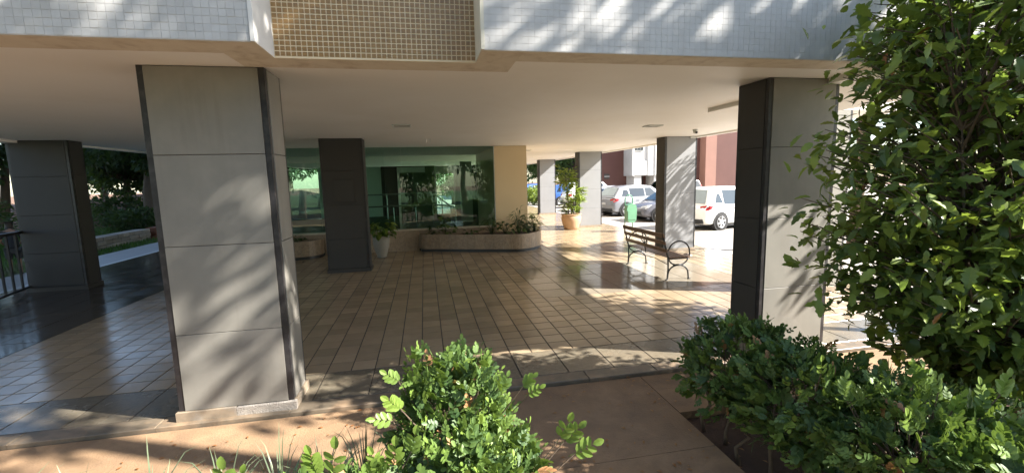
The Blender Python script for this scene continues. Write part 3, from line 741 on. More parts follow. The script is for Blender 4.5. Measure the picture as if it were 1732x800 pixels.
# ================================================================== PERSON (seen from behind, beyond the railing)
def skin_mesh(name, verts, edges, rad, m, parent, root=0, sub=2):
    me = bpy.data.meshes.new(name); bmx = bmesh.new(); lay = bmx.verts.layers.skin.verify()
    vs = [bmx.verts.new(v) for v in verts]
    for i, v in enumerate(vs):
        r_ = rad[i]; v[lay].radius = (r_, r_) if isinstance(r_, (int, float)) else r_
        v[lay].use_root = (i == root)
    for a, b_ in edges: bmx.edges.new((vs[a], vs[b_]))
    bmx.to_mesh(me); bmx.free()
    o = link(name, me, m, parent); o.modifiers.new('skin', 'SKIN').use_smooth_shade = True
    s1 = o.modifiers.new('sub', 'SUBSURF'); s1.levels = sub; s1.render_levels = sub
    return o
M_skin = mat('skin', (.30, .17, .11), (.26, .14, .09), rough=.55); M_shirt = mat('dark_shirt', (.022, .024, .03), rough=.9); M_short = mat('dark_shorts', (.035, .035, .035), rough=.9)
M_hair = mat('hair', (.02, .014, .01), (.035, .024, .016), rough=.5, scale=60); M_shoe = mat('shoe', (.02, .02, .022), rough=.6)
pe = thing('person', 'person in a loose dark top and shorts with bare legs, back turned, beyond the railing', 'person', (-10.0, 13.0, -.02))
# 1.30 m tall, slightly bowed, facing away (+y, -x)
s = 1.30/1.75
def bp_(x, y, z): return (x*s, y*s, z*s)
B = [bp_(0, 0, .93), bp_(0, .0, 1.10), bp_(0, .02, 1.30), bp_(0, .05, 1.45), bp_(0, .09, 1.53), bp_(0, .13, 1.62), bp_(0, .13, 1.71),
     bp_(-.10, 0, .88), bp_(-.105, .01, .50), bp_(-.11, -.02, .10), bp_(-.12, .10, .04), bp_(.10, 0, .88), bp_(.105, .02, .50), bp_(.11, 0, .10), bp_(.12, .12, .04),
     bp_(-.19, .04, 1.42), bp_(-.25, .08, 1.15), bp_(-.18, .27, 1.02), bp_(.19, .04, 1.42), bp_(.25, .08, 1.15), bp_(.18, .27, 1.02)]
E_ = [(0, 1), (1, 2), (2, 3), (3, 4), (4, 5), (5, 6), (0, 7), (7, 8), (8, 9), (9, 10), (0, 11), (11, 12), (12, 13), (13, 14), (3, 15), (15, 16), (16, 17), (3, 18), (18, 19), (19, 20)]
Rr = [.13, .115, .13, .09, .05, .085, .07, .085, .055, .035, .03, .085, .055, .035, .03, .055, .04, .028, .055, .04, .028]
Rr = [q*s for q in Rr]
for sx, w0 in ((-1, 17), (1, 20)):                               # hands with five fingers
    wx, wy, wz = B[w0]; p = len(B); B.append((wx-sx*.02*s, wy+.07*s, wz)); Rr.append(.026*s); E_.append((w0, p))
    for f, (dx, L_) in enumerate(((-.028, .065), (-.010, .075), (.009, .072), (.026, .058))):
        q = len(B); B.append((wx-sx*.02*s+dx*s, wy+(.10)*s, wz-.004)); Rr.append(.010*s); E_.append((p, q))
        B.append((wx-sx*.02*s+dx*s*1.1, wy+(.10+L_)*s, wz-.03*s)); Rr.append(.008*s); E_.append((q, q+1))
    q = len(B); B.append((wx-sx*.055*s, wy+.08*s, wz+.01)); Rr.append(.010*s); E_.append((p, q))
body = skin_mesh('body', B, E_, Rr, M_skin, None)
hv = [bp_(0, .125, 1.60), bp_(0, .11, 1.66), bp_(0, .125, 1.725)]; hair = skin_mesh('hair', hv, [(0, 1), (1, 2)], [.085*s, .105*s, .085*s], M_hair, None, 1)
tv = [bp_(0, 0, .84), bp_(0, 0, 1.05), bp_(0, .02, 1.28), bp_(0, .05, 1.43), bp_(-.20, .045, 1.40), bp_(-.26, .08, 1.20), bp_(.20, .045, 1.40), bp_(.26, .08, 1.20)]
top_ = skin_mesh('top', tv, [(0, 1), (1, 2), (2, 3), (3, 4), (4, 5), (3, 6), (6, 7)], [(.20*s, .16*s), (.175*s, .15*s), (.17*s, .145*s), .10*s, .075*s, .065*s, .075*s, .065*s], M_shirt, None)
sv = [bp_(0, 0, .90), bp_(-.105, 0, .82), bp_(-.115, .01, .52), bp_(.105, 0, .82), bp_(.115, .01, .52)]
sho = skin_mesh('shorts', sv, [(0, 1), (1, 2), (0, 3), (3, 4)], [.15*s, .12*s, .095*s, .12*s, .095*s], M_short, None)
shoes = []
for sx in (-1, 1):
    so_ = skin_mesh('shoe', [bp_(sx*.11, -.05, .045), bp_(sx*.115, .05, .045), bp_(sx*.12, .17, .035)], [(0, 1), (1, 2)], [(.045*s, .045*s), (.05*s, .045*s), (.045*s, .03*s)], M_shoe, None); shoes.append(so_)
pm = Matrix.Translation((-10.0, 13.0, -.02)) @ Matrix.Rotation(R(38), 4, 'Z')
for o in (body, hair, top_, sho, *shoes): o.matrix_basis = pm; setp(o, pe)

# ================================================================== TREES
def limb_tree(name, label, loc, h, trunk_r, crown_c, crown_r, nleaf, lsize, m, group=None, seed=0, nl=6, tmpl=T_simple, tint=(0, 1), lumps=26, cat='tree', hollow=.25, lumpr=(.22, .42)):
    r_ = np.random.default_rng(seed)
    t = thing(name, label, cat, loc, group)
    loc = np.array(loc, float); cc = np.array(crown_c, float); cr = np.array(crown_r, float)
    u = r_.normal(size=(lumps, 3)); u /= np.linalg.norm(u, axis=1, keepdims=True)
    L = cc + u*cr*(r_.uniform(hollow, .85, lumps))[:, None]
    tb = MB(); mid = loc + (cc-loc)*.5 + np.array([r_.uniform(-.2, .2), r_.uniform(-.2, .2), 0])
    fork = cc - np.array([0, 0, cr[2]*.55])
    tb.tube([loc + [0, 0, -.1], loc + [0, 0, .12*h*.3], loc + (fork-loc)*.5 + [r_.uniform(-.1, .1)*h*.2, r_.uniform(-.1, .1)*h*.2, 0], fork], [trunk_r*1.35, trunk_r, trunk_r*.8, trunk_r*.62], 9)
    tb.build('trunk', M_bark, t, True)
    lb_ = MB()
    for k in range(min(lumps, nl*2)):
        p = L[k]; md = fork + (p-fork)*.5 + r_.uniform(-.12, .12, 3)*cr
        lb_.tube([fork, md, p], [trunk_r*.42, trunk_r*.25, trunk_r*.08], 6)
    lb_.build('limbs', M_bark, t, True)
    w_ = r_.integers(0, lumps, nleaf); lr = r_.uniform(*lumpr, lumps)
    v = r_.normal(size=(nleaf, 3)); v /= np.linalg.norm(v, axis=1, keepdims=True)
    rad = r_.uniform(.25, 1, nleaf)**.5
    P = L[w_] + v*(rad*lr[w_])[:, None]*cr.mean()
    d = v*.7 + r_.normal(size=(nleaf, 3))*.6 + np.array([0, 0, -.25])
    lt = r_.uniform(0, 1, lumps)
    ti = np.clip(tint[0] + (tint[1]-tint[0])*(.35*lt[w_] + .65*r_.uniform(0, 1, nleaf)*rad), 0, 1)
    V, F = instances(tmpl, P, frames(d, roll=r_.uniform(-1.5, 1.5, nleaf)), lsize*r_.uniform(.6, 1.25, nleaf))
    quads('crown', V, F, m, t, np.repeat(ti, len(tmpl[0])), 'stuff')
    return t
# --- tall trees behind and right of the viewpoint: they shade the front and stand mirrored in the lobby glass
gb = 'shade trees in the front garden'
SHADE = [
    ('tall shade tree right of the viewpoint, spreading before the white front', (9.2, -.6, -.1), 9.0, .20, (9.2, .8, 8.9), (2.6, .95, 2.0), 1000, .22, 11),
    ('slim shade tree near the path, high crown before the left front', (6.9, -.4, -.1), 11, .16, (6.2, .3, 9.5), (2.4, 1.3, 1.6), 1500, .24, 12),
    ('shade tree behind the viewpoint to the left', (-3.0, -6.0, -.1), 8.0, .20, (-3.0, -6, 5.0), (3.0, 2.6, 3.0), 5000, .30, 13),
    ('broad shade tree straight behind the viewpoint', (3.2, -9.5, -.1), 9.0, .26, (3.2, -9.5, 5.2), (3.6, 3.0, 3.4), 6000, .34, 14),
    ('small unseen shade tree beside the right end of the front', (8.7, 3.2, -.1), 6.4, .10, (8.7, 3.3, 5.0), (1.6, 1.3, 1.45), 1900, .20, 15),  # out of view, placed to break the sun on the floor into patches
    ('wide shade tree in the front garden left of the viewpoint', (-7.2, -1.6, -.1), 9, .22, (-7.0, -1.4, 5.6), (3.4, 2.6, 2.3), 6000, .28, 19),
    ('far shade tree behind the viewpoint, left one', (-9.0, -15, -.1), 9.0, .26, (-9, -15, 4.2), (4.4, 3.0, 4.0), 5000, .42, 16),
    ('far shade tree behind the viewpoint, middle one', (-1.0, -18, -.1), 9.0, .26, (-1, -18, 4.2), (4.6, 3.0, 4.0), 5000, .42, 17),
    ('far shade tree behind the viewpoint, right one', (8.5, -17, -.1), 9.0, .26, (8.5, -17, 4.2), (4.4, 3.0, 4.0), 5000, .42, 18),
]
for lab, loc, h, tr, cc, cr, n, ls, sd in SHADE:
    limb_tree('shade_tree', lab, loc, h, tr, cc, cr, n, ls, M_leafF, gb, sd, tint=(.1, 1), lumps=16 if sd < 13 else 30)
# --- palm whose fronds throw slanting shadows on the bench column
pl = thing('palm_tree', 'slender palm at the edge of the car park', 'palm', (10.8, 9.5, -.03))
MB().tube([(10.8, 9.5, -.05), (10.85, 9.5, 2.2), (10.8, 9.5, 4.8)], [.16, .12, .10], 10).build('trunk', M_bark, pl, True)
FPp = []; FD = []; FS = []
for k in range(16):
    an = k*2*math.pi/16 + random.uniform(-.15, .15); el = random.uniform(-.2, .9)
    pts = []
    for q in range(14):
        t = q/13; r_ = 1.5*t; z = 4.9 + el*1.4*t - 1.3*t*t
        pts.append((10.8+r_*math.cos(an), 9.5+r_*math.sin(an), z))
    MB().tube(pts, [.02*(1-.8*q/13) for q in range(14)], 5).build('frond_rib', M_leafD, pl)
    for q in range(2, 14):
        for sd in (-1, 1):
            FPp.append(pts[q]); FD.append((math.cos(an)*.5 - sd*math.sin(an), math.sin(an)*.5 + sd*math.cos(an), -.35)); FS.append(.5*(1-.55*abs(q/13-.5)))
V, F = instances(T_narrow, np.array(FPp), frames(np.array(FD)), np.array(FS)); quads('fronds', V, F, M_leafF, pl, np.repeat(rng.uniform(.2, .9, len(FS)), len(T_narrow[0])), 'stuff')

# --- garden at left
gl = 'garden trees at left'
GARD = [('big dark spreading garden tree with thick trunk left of the near column', (-13.6, 26.0, -.06), 6, .50, (-13.4, 26, 4.4), (3.4, 3, 1.5), 5200, .30, 21, (0, .25)),
        ('dark garden tree behind the left column', (-19.5, 25.0, -.06), 6, .22, (-19.0, 25, 4.0), (3.0, 2.8, 1.5), 4200, .28, 22, (0, .35)),
        ('small garden tree at the far left picture edge', (-19.0, 19.0, -.06), 5, .15, (-19.0, 19, 3.6), (2.4, 2.2, 1.4), 3200, .24, 23, (0, .4)),
        ('far garden tree with light crown against the sky', (-23, 38, -.06), 6, .26, (-23, 38, 3.9), (4.0, 3, 1.8), 4200, .36, 24, (.1, .7)),
        ('dense dark garden tree between the left column and the big tree', (-17.0, 30.0, -.06), 6, .25, (-17.0, 30, 3.6), (3.2, 2.4, 2.0), 5200, .30, 26, (0, .25)),
        ('dense dark garden tree at the far left behind the person', (-22.5, 23.5, -.06), 6, .25, (-22.5, 23.5, 3.6), (3.0, 2.6, 2.2), 5200, .30, 27, (0, .25)),
        ('tall dark garden tree left of the picture, before the lawn', (-15.5, 11.5, -.06), 9, .28, (-15.5, 11.5, 5.6), (3.2, 3.0, 3.4), 6500, .30, 28, (0, .5)),
        ('tall dark garden tree at the left picture edge', (-18.0, 15.6, -.06), 9, .28, (-18.0, 15.6, 5.6), (3.0, 2.8, 3.4), 6500, .30, 29, (0, .5)),
        ('far dark tree right of the big garden tree', (-12, 44, -.06), 7, .3, (-12, 44, 4.6), (4.5, 3, 2.4), 4500, .42, 25, (0, .4))]
for lab, loc, h, tr, cc, cr, n, ls, sd, ti in GARD:
    limb_tree('garden_tree', lab, loc, h, tr, cc, cr, n, ls, M_leafF, gl, sd, tint=ti, lumps=26)
def shrub(label, c, r, n, ls, m, sd, tint=(0, .7), tmpl=T_simple, cat='shrub', group='garden shrubs at left', stems=5):
    r_ = np.random.default_rng(sd); t = thing('garden_shrub', label, cat, c, group)
    b_ = MB()
    for k in range(stems):
        e = (c[0]+r_.uniform(-.7, .7)*r[0], c[1]+r_.uniform(-.7, .7)*r[1], c[2]+r[2]*r_.uniform(1.0, 1.7))
        b_.tube([c, ((c[0]+e[0])/2+.05, (c[1]+e[1])/2, (c[2]+e[2])/2), e], [.02, .015, .006], 5)
    b_.build('stems', M_bark, t)
    v = r_.normal(size=(n, 3)); v /= np.linalg.norm(v, axis=1, keepdims=True); rad = r_.uniform(.15, 1, n)**.45
    lump = 1 + .28*np.sin(v[:, 0]*5+sd)*np.cos(v[:, 1]*4+sd*2)
    P = np.array(c) + np.array([0, 0, r[2]]) + v*np.array(r)*(rad*lump)[:, None]
    P[:, 2] = np.maximum(P[:, 2], c[2]+.03)
    d = v*.8 + r_.normal(size=(n, 3))*.6
    V, F = instances(tmpl, P, frames(d, roll=r_.uniform(-1.5, 1.5, n)), ls*r_.uniform(.6, 1.2, n))
    quads('leaves', V, F, m, t, np.repeat(np.clip(r_.uniform(*tint, n), 0, 1), len(tmpl[0])), 'stuff'); return t
shrub('thin tall shrub with bare stems behind the low stone wall', (-12.6, 19.2, -.06), (.7, .7, 1.0), 700, .20, M_leafF, 31, (.1, .5), T_narrow)
shrub('spiky shrub close to the right edge of the left column', (-12.9, 18.0, -.06), (.8, .8, .7), 900, .26, M_leafF, 32, (.1, .6), T_narrow)
shrub('wide low dark shrub below the big garden tree', (-13.9, 24.6, -.06), (1.2, .9, .55), 1200, .2, M_leafF, 33, (0, .3))
shrub('round dark bush behind the lawn', (-16.6, 28.5, -.06), (1.6, 1.2, .9), 1400, .26, M_leafF, 34, (0, .35))
shrub('shaggy shrub beyond the person at far left', (-15.5, 17.8, -.06), (1.1, 1.0, .9), 1200, .26, M_leafF, 35, (0, .5), T_narrow)
shrub('tall feathery shrub left of the left column', (-17.2, 20.6, -.06), (1.3, 1.2, 1.1), 1300, .3, M_leafF, 36, (.1, .5), T_narrow)
# low stone wall along the walkway: each stone its own piece
sw = thing('stone_wall', 'low pale stone garden wall beside the lawn', 'wall', (-11.2, 19, -.06))
M_st = mat('wall_stone', (.34, .31, .27), (.20, .18, .16), rough=.8, scale=14, bump=.6, bscale=30, objrand=.25)
M_brk = mat('red_brick', (.20, .075, .04), (.13, .05, .03), rough=.85, scale=14, bump=.5, objrand=.2)
MB().box(-11.55, -11.12, 15.4, 20.6, -.1, .36).build('core', M_core, sw)
random.seed(3)
for row, (z0, z1) in enumerate(((-.06, .08), (.083, .23), (.233, .38))):
    y = 15.3 + row*.13
    while y < 20.5:
        w_ = random.uniform(.25, .5); MB().box(-11.60+random.uniform(-.015, .015), -11.08+random.uniform(-.02, .02), y+.006, min(20.6, y+w_)-.006, z0+.003, z1-.003, .015).build('stone', M_st, sw); y += w_
bw = thing('brick_kerb', 'dark red brick planter corner at the end of the stone wall', 'wall', (-11.1, 21.4, -.06))
for row in range(4):
    y = 20.66 + (row % 2)*.12
    while y < 22.6:
        MB().box(-11.34, -10.96, y+.004, y+.236, -.06+row*.115+.003, -.06+(row+1)*.115-.003, .006).build('brick', M_brk, bw); y += .24
# bank of reddish earth and a pale wall far behind the garden
bk = MB(); nb = 40
for i in range(nb+1):
    x = -60 + i*1.35; z = 1.05 + .35*math.sin(i*.7) + .25*math.sin(i*1.9+1)
    bk.v += [(x, 27.5+.6*math.sin(i*.5)-.2*x*0, -.1), (x, 31+.5*math.sin(i), z*.7), (x, 34, z), (x, 40, z), (x, 46, -.1)]
for i in range(nb):
    for k in range(4): a = i*5+k; bk.f.append((a, a+5, a+6, a+1))
bo = bk.build('earth_bank', mat('bank_earth', (.20, .095, .055), (.09, .055, .035), rough=.95, scale=1.5, bump=.8, bscale=8), None, True); tag(bo, 'reddish earth bank behind the garden lawn', kind='structure')
for k, (x, y, lx) in enumerate(((-12.3, 21.6, 1.2), (-13.8, 19.4, 1.0))):
    pb = MB().box(x-lx/2, x+lx/2, y-.25, y+.25, -.07, .16+.1*k, .05).build('garden_stone', M_st); tag(pb, ('pale flat stone block on the lawn near the brick corner', 'pale flat stone lying left of the lawn behind the wall')[k], 'stone')

# ================================================================== CARS
M_tyre = mat('tyre', (.018, .018, .018), rough=.85); M_rim = mat('rim', (.62, .63, .65), rough=.28, metal=.6)
M_carglass = glass_mat('car_glass', (.10, .13, .16), 1.6, .10); M_red = mat('tail_lamp', (.45, .015, .012), rough=.15, coat=.5); M_clear = mat('head_lamp', (.75, .78, .8), rough=.1, coat=.5)
M_trim = mat('car_trim', (.02, .02, .022), rough=.5); M_plate = mat('number_plate', (.55, .55, .55), rough=.4); M_inside = mat('car_inside', (.03, .03, .035), rough=.8)
def paint(name, c): return mat(name, c, c, rough=.3, metal=0, coat=.7, scale=1, amt=0.0)
def lerp(a, b, t): return a + (b-a)*t
def make_car(label, pos, head, L=3.95, W=1.72, Ht=1.52, style='hatch', col=None, group='cars parked in the sunny car park', wheel=.31):
    t = thing('parked_car', label, 'car', (0, 0, 0), group)
    w = W/2; zs = .20; zb = .93 if style != 'suv' else .98
    # lower body loft
    S = [(-.5, .80, .42, .72), (-.485, .92, .28, .86), (-.46, .965, .22, zb-.01), (-.36, 1, zs, zb), (-.15, 1, zs, zb), (.08, 1, zs, zb-.015), (.22, .995, zs, zb-.035), (.34, .98, zs, zb-.10), (.44, .93, .22, zb-.20), (.485, .86, .28, zb-.32), (.5, .72, .36, .55)]
    if style == 'sedan': S[2] = (-.46, .95, .22, zb-.06); S[3] = (-.36, .99, zs, zb-.02)
    b = MB(); K = 12
    for fx, fw, z0, z1 in S:
        hw = w*fw; x = fx*L
        ring = [(0, z0), (hw*.8, z0), (hw*.97, z0+.06), (hw, lerp(z0, z1, .42)), (hw*.985, lerp(z0, z1, .72)), (hw*.93, z1-.02), (hw*.80, z1+.015), (0, z1+.05)]
        full = ring + [(-y, z) for y, z in ring[-2:0:-1]]
        b.v += [(x, y, z) for y, z in full]; K = len(full)
    for i in range(len(S)-1):
        for k in range(K): b.f.append((i*K+k, (i+1)*K+k, (i+1)*K+(k+1) % K, i*K+(k+1) % K))
    b.f += [tuple(range(K)), tuple(range((len(S)-1)*K, len(S)*K))[::-1]]
    body = b.build('body', col, t, True); body.data.set_sharp_from_angle(angle=R(38))
    # cabin
    if style == 'hatch': X = [(-.475, zb-.02), (-.40, Ht-.07), (-.25, Ht), (.0, Ht+.0), (.10, Ht-.04), (.31, zb-.06)]
    elif style == 'suv': X = [(-.475, zb), (-.37, Ht-.09), (-.22, Ht-.01), (.02, Ht), (.11, Ht-.05), (.30, zb-.05)]
    else: X = [(-.40, zb-.02), (-.24, Ht-.07), (-.12, Ht), (.02, Ht), (.09, Ht-.04), (.27, zb-.06)]
    def wid(z): return lerp(w*.945, w*.70, min(1, max(0, (z-zb+.06)/(Ht-zb))))
    c = MB(); 
    for i, (fx, zr) in enumerate(X):
        x = fx*L; wb, wt = w*.945, wid(zr)
        zb_ = zb-.06 if 0 < i < len(X)-1 else min(zr, zb-.06)
        if i in (0, len(X)-1): zb_ = zr-.03
        c.v += [(x, -wb, zb_), (x, -lerp(wb, wt, .93), zr-.035), (x, -wt*.86, zr), (x, 0, zr+.02), (x, wt*.86, zr), (x, lerp(wb, wt, .93), zr-.035), (x, wb, zb_)]
    n = len(X)
    for i in range(n-1):
        for k in range(6): c.f.append((i*7+k, (i+1)*7+k, (i+1)*7+k+1, i*7+k+1))
    c.f += [tuple(range(7)), tuple(range((n-1)*7, n*7))[::-1]]
    cb = c.build('cabin', col, t, True); cb.data.set_sharp_from_angle(angle=R(30))
    # roof line height at any x
    def zr_at(x):
        for (a, za), (b_, zb2) in zip(X, X[1:]):
            if a*L <= x <= b_*L: return lerp(za, zb2, (x-a*L)/((b_-a)*L))
        return zb
    def side_y(x, z):
        zr = zr_at(x); wb, wt = w*.945, wid(zr); wtop = lerp(wb, wt, .93)
        return lerp(wb, wtop, min(1, (z-(zb-.06))/max(.05, (zr-.035)-(zb-.06))))
    def window(x0, x1, x2, x3, z0, z1):
        """side glass: bottom x0..x3, top x1..x2"""
        for s_ in (-1, 1):
            g_ = MB(); P = [(x0, z0), (x3, z0), (x2, z1), (x1, z1)]
            vs = [(x*L, s_*(side_y(x*L, z)+.008), z) for x, z in P]
            vi = [(x*L, s_*(side_y(x*L, z)-.02), z) for x, z in P]
            g_.add(vs + vi, [(0, 1, 2, 3), (7, 6, 5, 4), (0, 4, 5, 1), (1, 5, 6, 2), (2, 6, 7, 3), (3, 7, 4, 0)])
            g_.build('side_window', M_carglass, t)
    zt = Ht-.11; z0 = zb+.015
    if style == 'hatch': window(-.375, -.335, -.30, -.275, z0+.05, zt-.12); window(-.262, -.262, -.035, -.035, z0, zt); window(-.02, -.02, .085, .20, z0, zt)
    elif style == 'suv': window(-.37, -.33, -.27, -.255, z0+.03, zt-.10); window(-.245, -.245, -.025, -.025, z0, zt-.03); window(-.01, -.01, .08, .19, z0, zt-.02)
    else: window(-.30, -.22, -.03, -.03, z0, zt-.03); window(-.015, -.015, .07, .17, z0, zt-.02)
    # rear glass and windscreen on the sloping ends
    def end_glass(a, b_, f0, f1, nm):
        (xa, za), (xb, zb2) = X[a], X[b_]; vs = []
        sgn = -1 if xa < 0 else 1
        for f in (f0, f1):
            x = lerp(xa, xb, f)*L; z = lerp(za, zb2, f); y = wid(z)*.84 + .0
            vs += [(x+sgn*.010, -y, z+.016), (x+sgn*.010, 0, z+.034), (x+sgn*.010, y, z+.016)]
        lo = [(x-sgn*.015, y, z-.02) for x, y, z in vs]
        MB().add(vs+lo, [(0, 1, 4, 3), (1, 2, 5, 4), (6, 9, 10, 7), (7, 10, 11, 8), (0, 3, 9, 6), (2, 8, 11, 5), (3, 4, 10, 9), (4, 5, 11, 10), (0, 6, 7, 1), (1, 7, 8, 2)]).build(nm, M_carglass, t)
    end_glass(0, 1, .12, .93, 'rear_window'); end_glass(n-1, n-2, .10, .93, 'windscreen')
    # lamps, bumpers, plate, handles
    for s_ in (-1, 1):
        y = s_*w
        tl_ = MB(); xr = -.5*L
        tl_.add([(xr+.035, y*.62, .80), (xr+.015, y*.63, .90), (xr+.055, y*.80, .92), (xr+.16, y*.962, .93), (xr+.34, y*1.004, .885), (xr+.22, y*1.006, .79), (xr+.06, y*.90, .74),
                 (xr+.09, y*.62, .80), (xr+.09, y*.63, .90), (xr+.11, y*.78, .90), (xr+.2, y*.92, .90), (xr+.34, y*.97, .87), (xr+.24, y*.97, .80), (xr+.12, y*.88, .77)],
                [(0, 1, 2, 6), (2, 3, 4, 5), (2, 5, 6)] + [(k, (k+1) % 7, 7+(k+1) % 7, 7+k) for k in range(7)] + [(13, 12, 11, 10, 9, 8, 7)]).build('tail_lamp', M_red, t)
        hl = MB(); xf = .5*L
        hl.add([(xf-.05, y*.55, .60), (xf-.07, y*.55, .70), (xf-.22, y*.86, .76), (xf-.40, y*.975, .78), (xf-.24, y*.93, .64), (xf-.12, y*.84, .58),
                (xf-.12, y*.5, .60), (xf-.14, y*.5, .69), (xf-.26, y*.82, .74), (xf-.42, y*.93, .76), (xf-.28, y*.88, .64), (xf-.2, y*.78, .58)],
               [(0, 1, 2, 5), (2, 3, 4, 5)] + [(k, (k+1) % 6, 6+(k+1) % 6, 6+k) for k in range(6)] + [(11, 10, 9, 8, 7, 6)]).build('headlight', M_clear, t)
        for x in (-.14, .06): MB().box(x*L-.09, x*L+.09, y*1.0-.012, y*1.0+.018, .80, .83, .006).build('door_handle', col, t)
        MB().box(.185*L-.05, .185*L+.12, *(sorted((y*1.0, y*1.13))), .93, 1.06, .03).build('wing_mirror', col, t)
    MB().box(-.5*L-.012, -.5*L+.12, -w*.78, w*.78, .26, .44, .03).build('rear_bumper', M_trim, t)
    MB().box(-.5*L-.022, -.5*L+.10, -.2, .2, .60, .72, .006).build('number_plate', M_plate, t)
    MB().box(.5*L-.12, .5*L+.012, -w*.7, w*.7, .34, .50, .03).build('grille', M_trim, t)
    MB().box(.5*L-.10, .5*L+.022, -.2, .2, .42, .53, .006).build('number_plate', M_plate, t)
    MB().box(-.36*L, .36*L, -w*.9, w*.9, .14, .24).build('underbody', M_trim, t)
    for fx in (-.315, .315):
        for s_ in (-1, 1):
            cx, cy = fx*L, s_*w
            ar_ = MB().lathe([(wheel*1.16, -.22), (wheel*1.16, .004), (wheel*.5, .006)], (cx, cy-.0, wheel+.01), 28, 'y') if s_ > 0 else MB().lathe([(wheel*.5, -.006), (wheel*1.16, -.004), (wheel*1.16, .22)], (cx, cy, wheel+.01), 28, 'y')
            ar_.build('wheel_arch', M_trim, t)
            wl_ = MB().lathe([(wheel*.66, .012), (wheel*.93, .016), (wheel, -.02), (wheel, -.17), (wheel*.9, -.2)] if s_ > 0 else [(wheel*.9, .2), (wheel, .17), (wheel, .02), (wheel*.93, -.016), (wheel*.66, -.012)], (cx, cy, wheel), 28, 'y').build('wheel', M_tyre, t, True)
            rm = MB(); yo = cy + s_*.018
            for k in range(6):
                a = k*math.pi/3 + .2; M_ = Matrix.Translation((cx, yo, wheel)) @ Matrix.Rotation(a, 4, 'Y')
                rm.box(-.028, .028, -.008, .008, .02, wheel*.64, .004, M_)
            rm.lathe([(wheel*.60, -.012), (wheel*.66, 0), (wheel*.68, .0), (wheel*.68, -.01)] if s_ > 0 else [(wheel*.68, .01), (wheel*.68, 0), (wheel*.66, 0), (wheel*.60, .012)], (cx, yo, wheel), 28, 'y', False)
            rm.lathe([(.05, -.01), (.05, .01)], (cx, yo, wheel), 12, 'y')
            rm.build('rim', M_rim, wl_)
    t.location = pos; t.rotation_euler = (0, 0, head)
    return t
P_white = paint('paint_white', (.80, .80, .77)); P_silver = paint('paint_silver', (.20, .205, .22)); P_grey = paint('paint_dark_grey', (.12, .12, .14)); P_blue = paint('paint_blue', (.035, .10, .32)); P_redp = paint('paint_red', (.35, .03, .025)); P_black = paint('paint_black', (.02, .02, .022))
make_car('white hatchback with large red tail lamp between the two right columns', (11.62, 15.62, -.03), R(13), 3.95, 1.75, 1.57, 'hatch', P_white)
make_car('dark grey car showing its front and headlight beside the bench column', (11.35, 18.85, -.03), math.pi, 4.0, 1.75, 1.46, 'hatch', P_grey)
make_car('silver crossover seen from behind, beyond the green litter bin', (11.2, 22.35, -.03), R(11), 4.2, 1.80, 1.56, 'suv', P_silver, wheel=.34)
make_car('pale silver saloon parked just beyond the silver crossover', (11.2, 25.6, -.03), 0, 4.4, 1.75, 1.48, 'sedan', paint('paint_pale', (.36, .37, .41)))
make_car('tall white car whose roof shows behind the pale saloon', (11.4, 29.2, -.03), 0, 4.3, 1.8, 1.75, 'suv', P_white)
make_car('blue car behind the potted palm', (11.1, 32.6, -.03), 0, 4.1, 1.75, 1.52, 'hatch', P_blue)
make_car('bright blue car farther back behind the potted palm', (11.6, 36.3, -.03), R(180), 4.2, 1.75, 1.50, 'hatch', paint('paint_sky_blue', (.05, .17, .48)))
make_car('blue car seen past the cream wall', (10.9, 41.5, -.03), R(10), 4.2, 1.75, 1.52, 'hatch', P_blue)
make_car('dark car in the far row before the brown building', (19.2, 33.5, -.03), R(90), 4.2, 1.75, 1.62, 'suv', P_black)
make_car('red car in the far row before the grey entrance', (21.5, 35.0, -.03), R(95), 4.1, 1.75, 1.60, 'hatch', P_redp)
make_car('white car beyond the white hatchback', (17.5, 19.6, -.03), R(4), 4.2, 1.75, 1.62, 'suv', P_white)

# ================================================================== BROWN BUILDING ACROSS THE CAR PARK
M_brown = mat('brown_render', (.10, .042, .034), (.085, .036, .029), rough=.8, scale=.8, amt=.7, bump=.2, bscale=20, dirt=(.14, .065, .05), dscale=.4, damt=.4)
M_grey = mat('grey_render', (.50, .49, .47), (.42, .41, .40), rough=.75, scale=.7, amt=.6, dirt=(.32, .31, .29), dscale=.6, damt=.4); M_lgrey = mat('light_grey_render', (.62, .62, .60), rough=.75, scale=.7)
fb = thing('office_building', 'brown rendered building with a grey projecting block across the car park', 'building', (21, 42, 0))
MB().box(16.7, 40, 42, 54, -.5, 12).build('wall', M_brown, fb)
MB().box(19.6, 25.4, 40.2, 41.995, 2.0, 12).build('projecting_block', M_grey, fb)
for x in (19.62, 21.2, 22.7, 24.6): MB().box(x, x+.16, 40.06, 40.198, 2.0, 12).build('fin', M_lgrey, fb)
MB().box(19.8, 21.15, 40.12, 40.197, 2.05, 3.4).build('spandrel', M_lgrey, fb)
MB().box(22.0, 22.62, 40.12, 40.197, 2.05, 12).build('spandrel', M_lgrey, fb)
for (x0, x1, z0, z1) in ((19.75, 20.75, 4.35, 5.2), (22.95, 24.2, 4.3, 5.3)):
    wd = MB().box(x0, x1, 40.10, 40.197, z0, z1).build('window', M_alu, fb)
    nx = 3
    for k in range(nx): MB().box(x0+.04+k*(x1-x0-.04)/nx, x0+(k+1)*(x1-x0-.04)/nx, 40.08, 40.099, z0+.05, z1-.05).build('pane', mat('dark_pane', (.03, .035, .04), rough=.1), wd)
lt = MB().box(22.95, 24.15, 40.02, 40.08, 3.0, 4.0).build('lattice_screen', M_lgrey, fb)
for i in range(4):
    for j in range(3): MB().box(23.0+i*.28, 23.2+i*.28, 40.0, 40.019, 3.06+j*.31, 3.28+j*.31).build('lattice_opening', M_dark, lt)
for x in (22.0, 19.9): MB().box(x, x+.75, 40.3, 41.99, -.5, 1.997).build('pier', M_grey, fb)
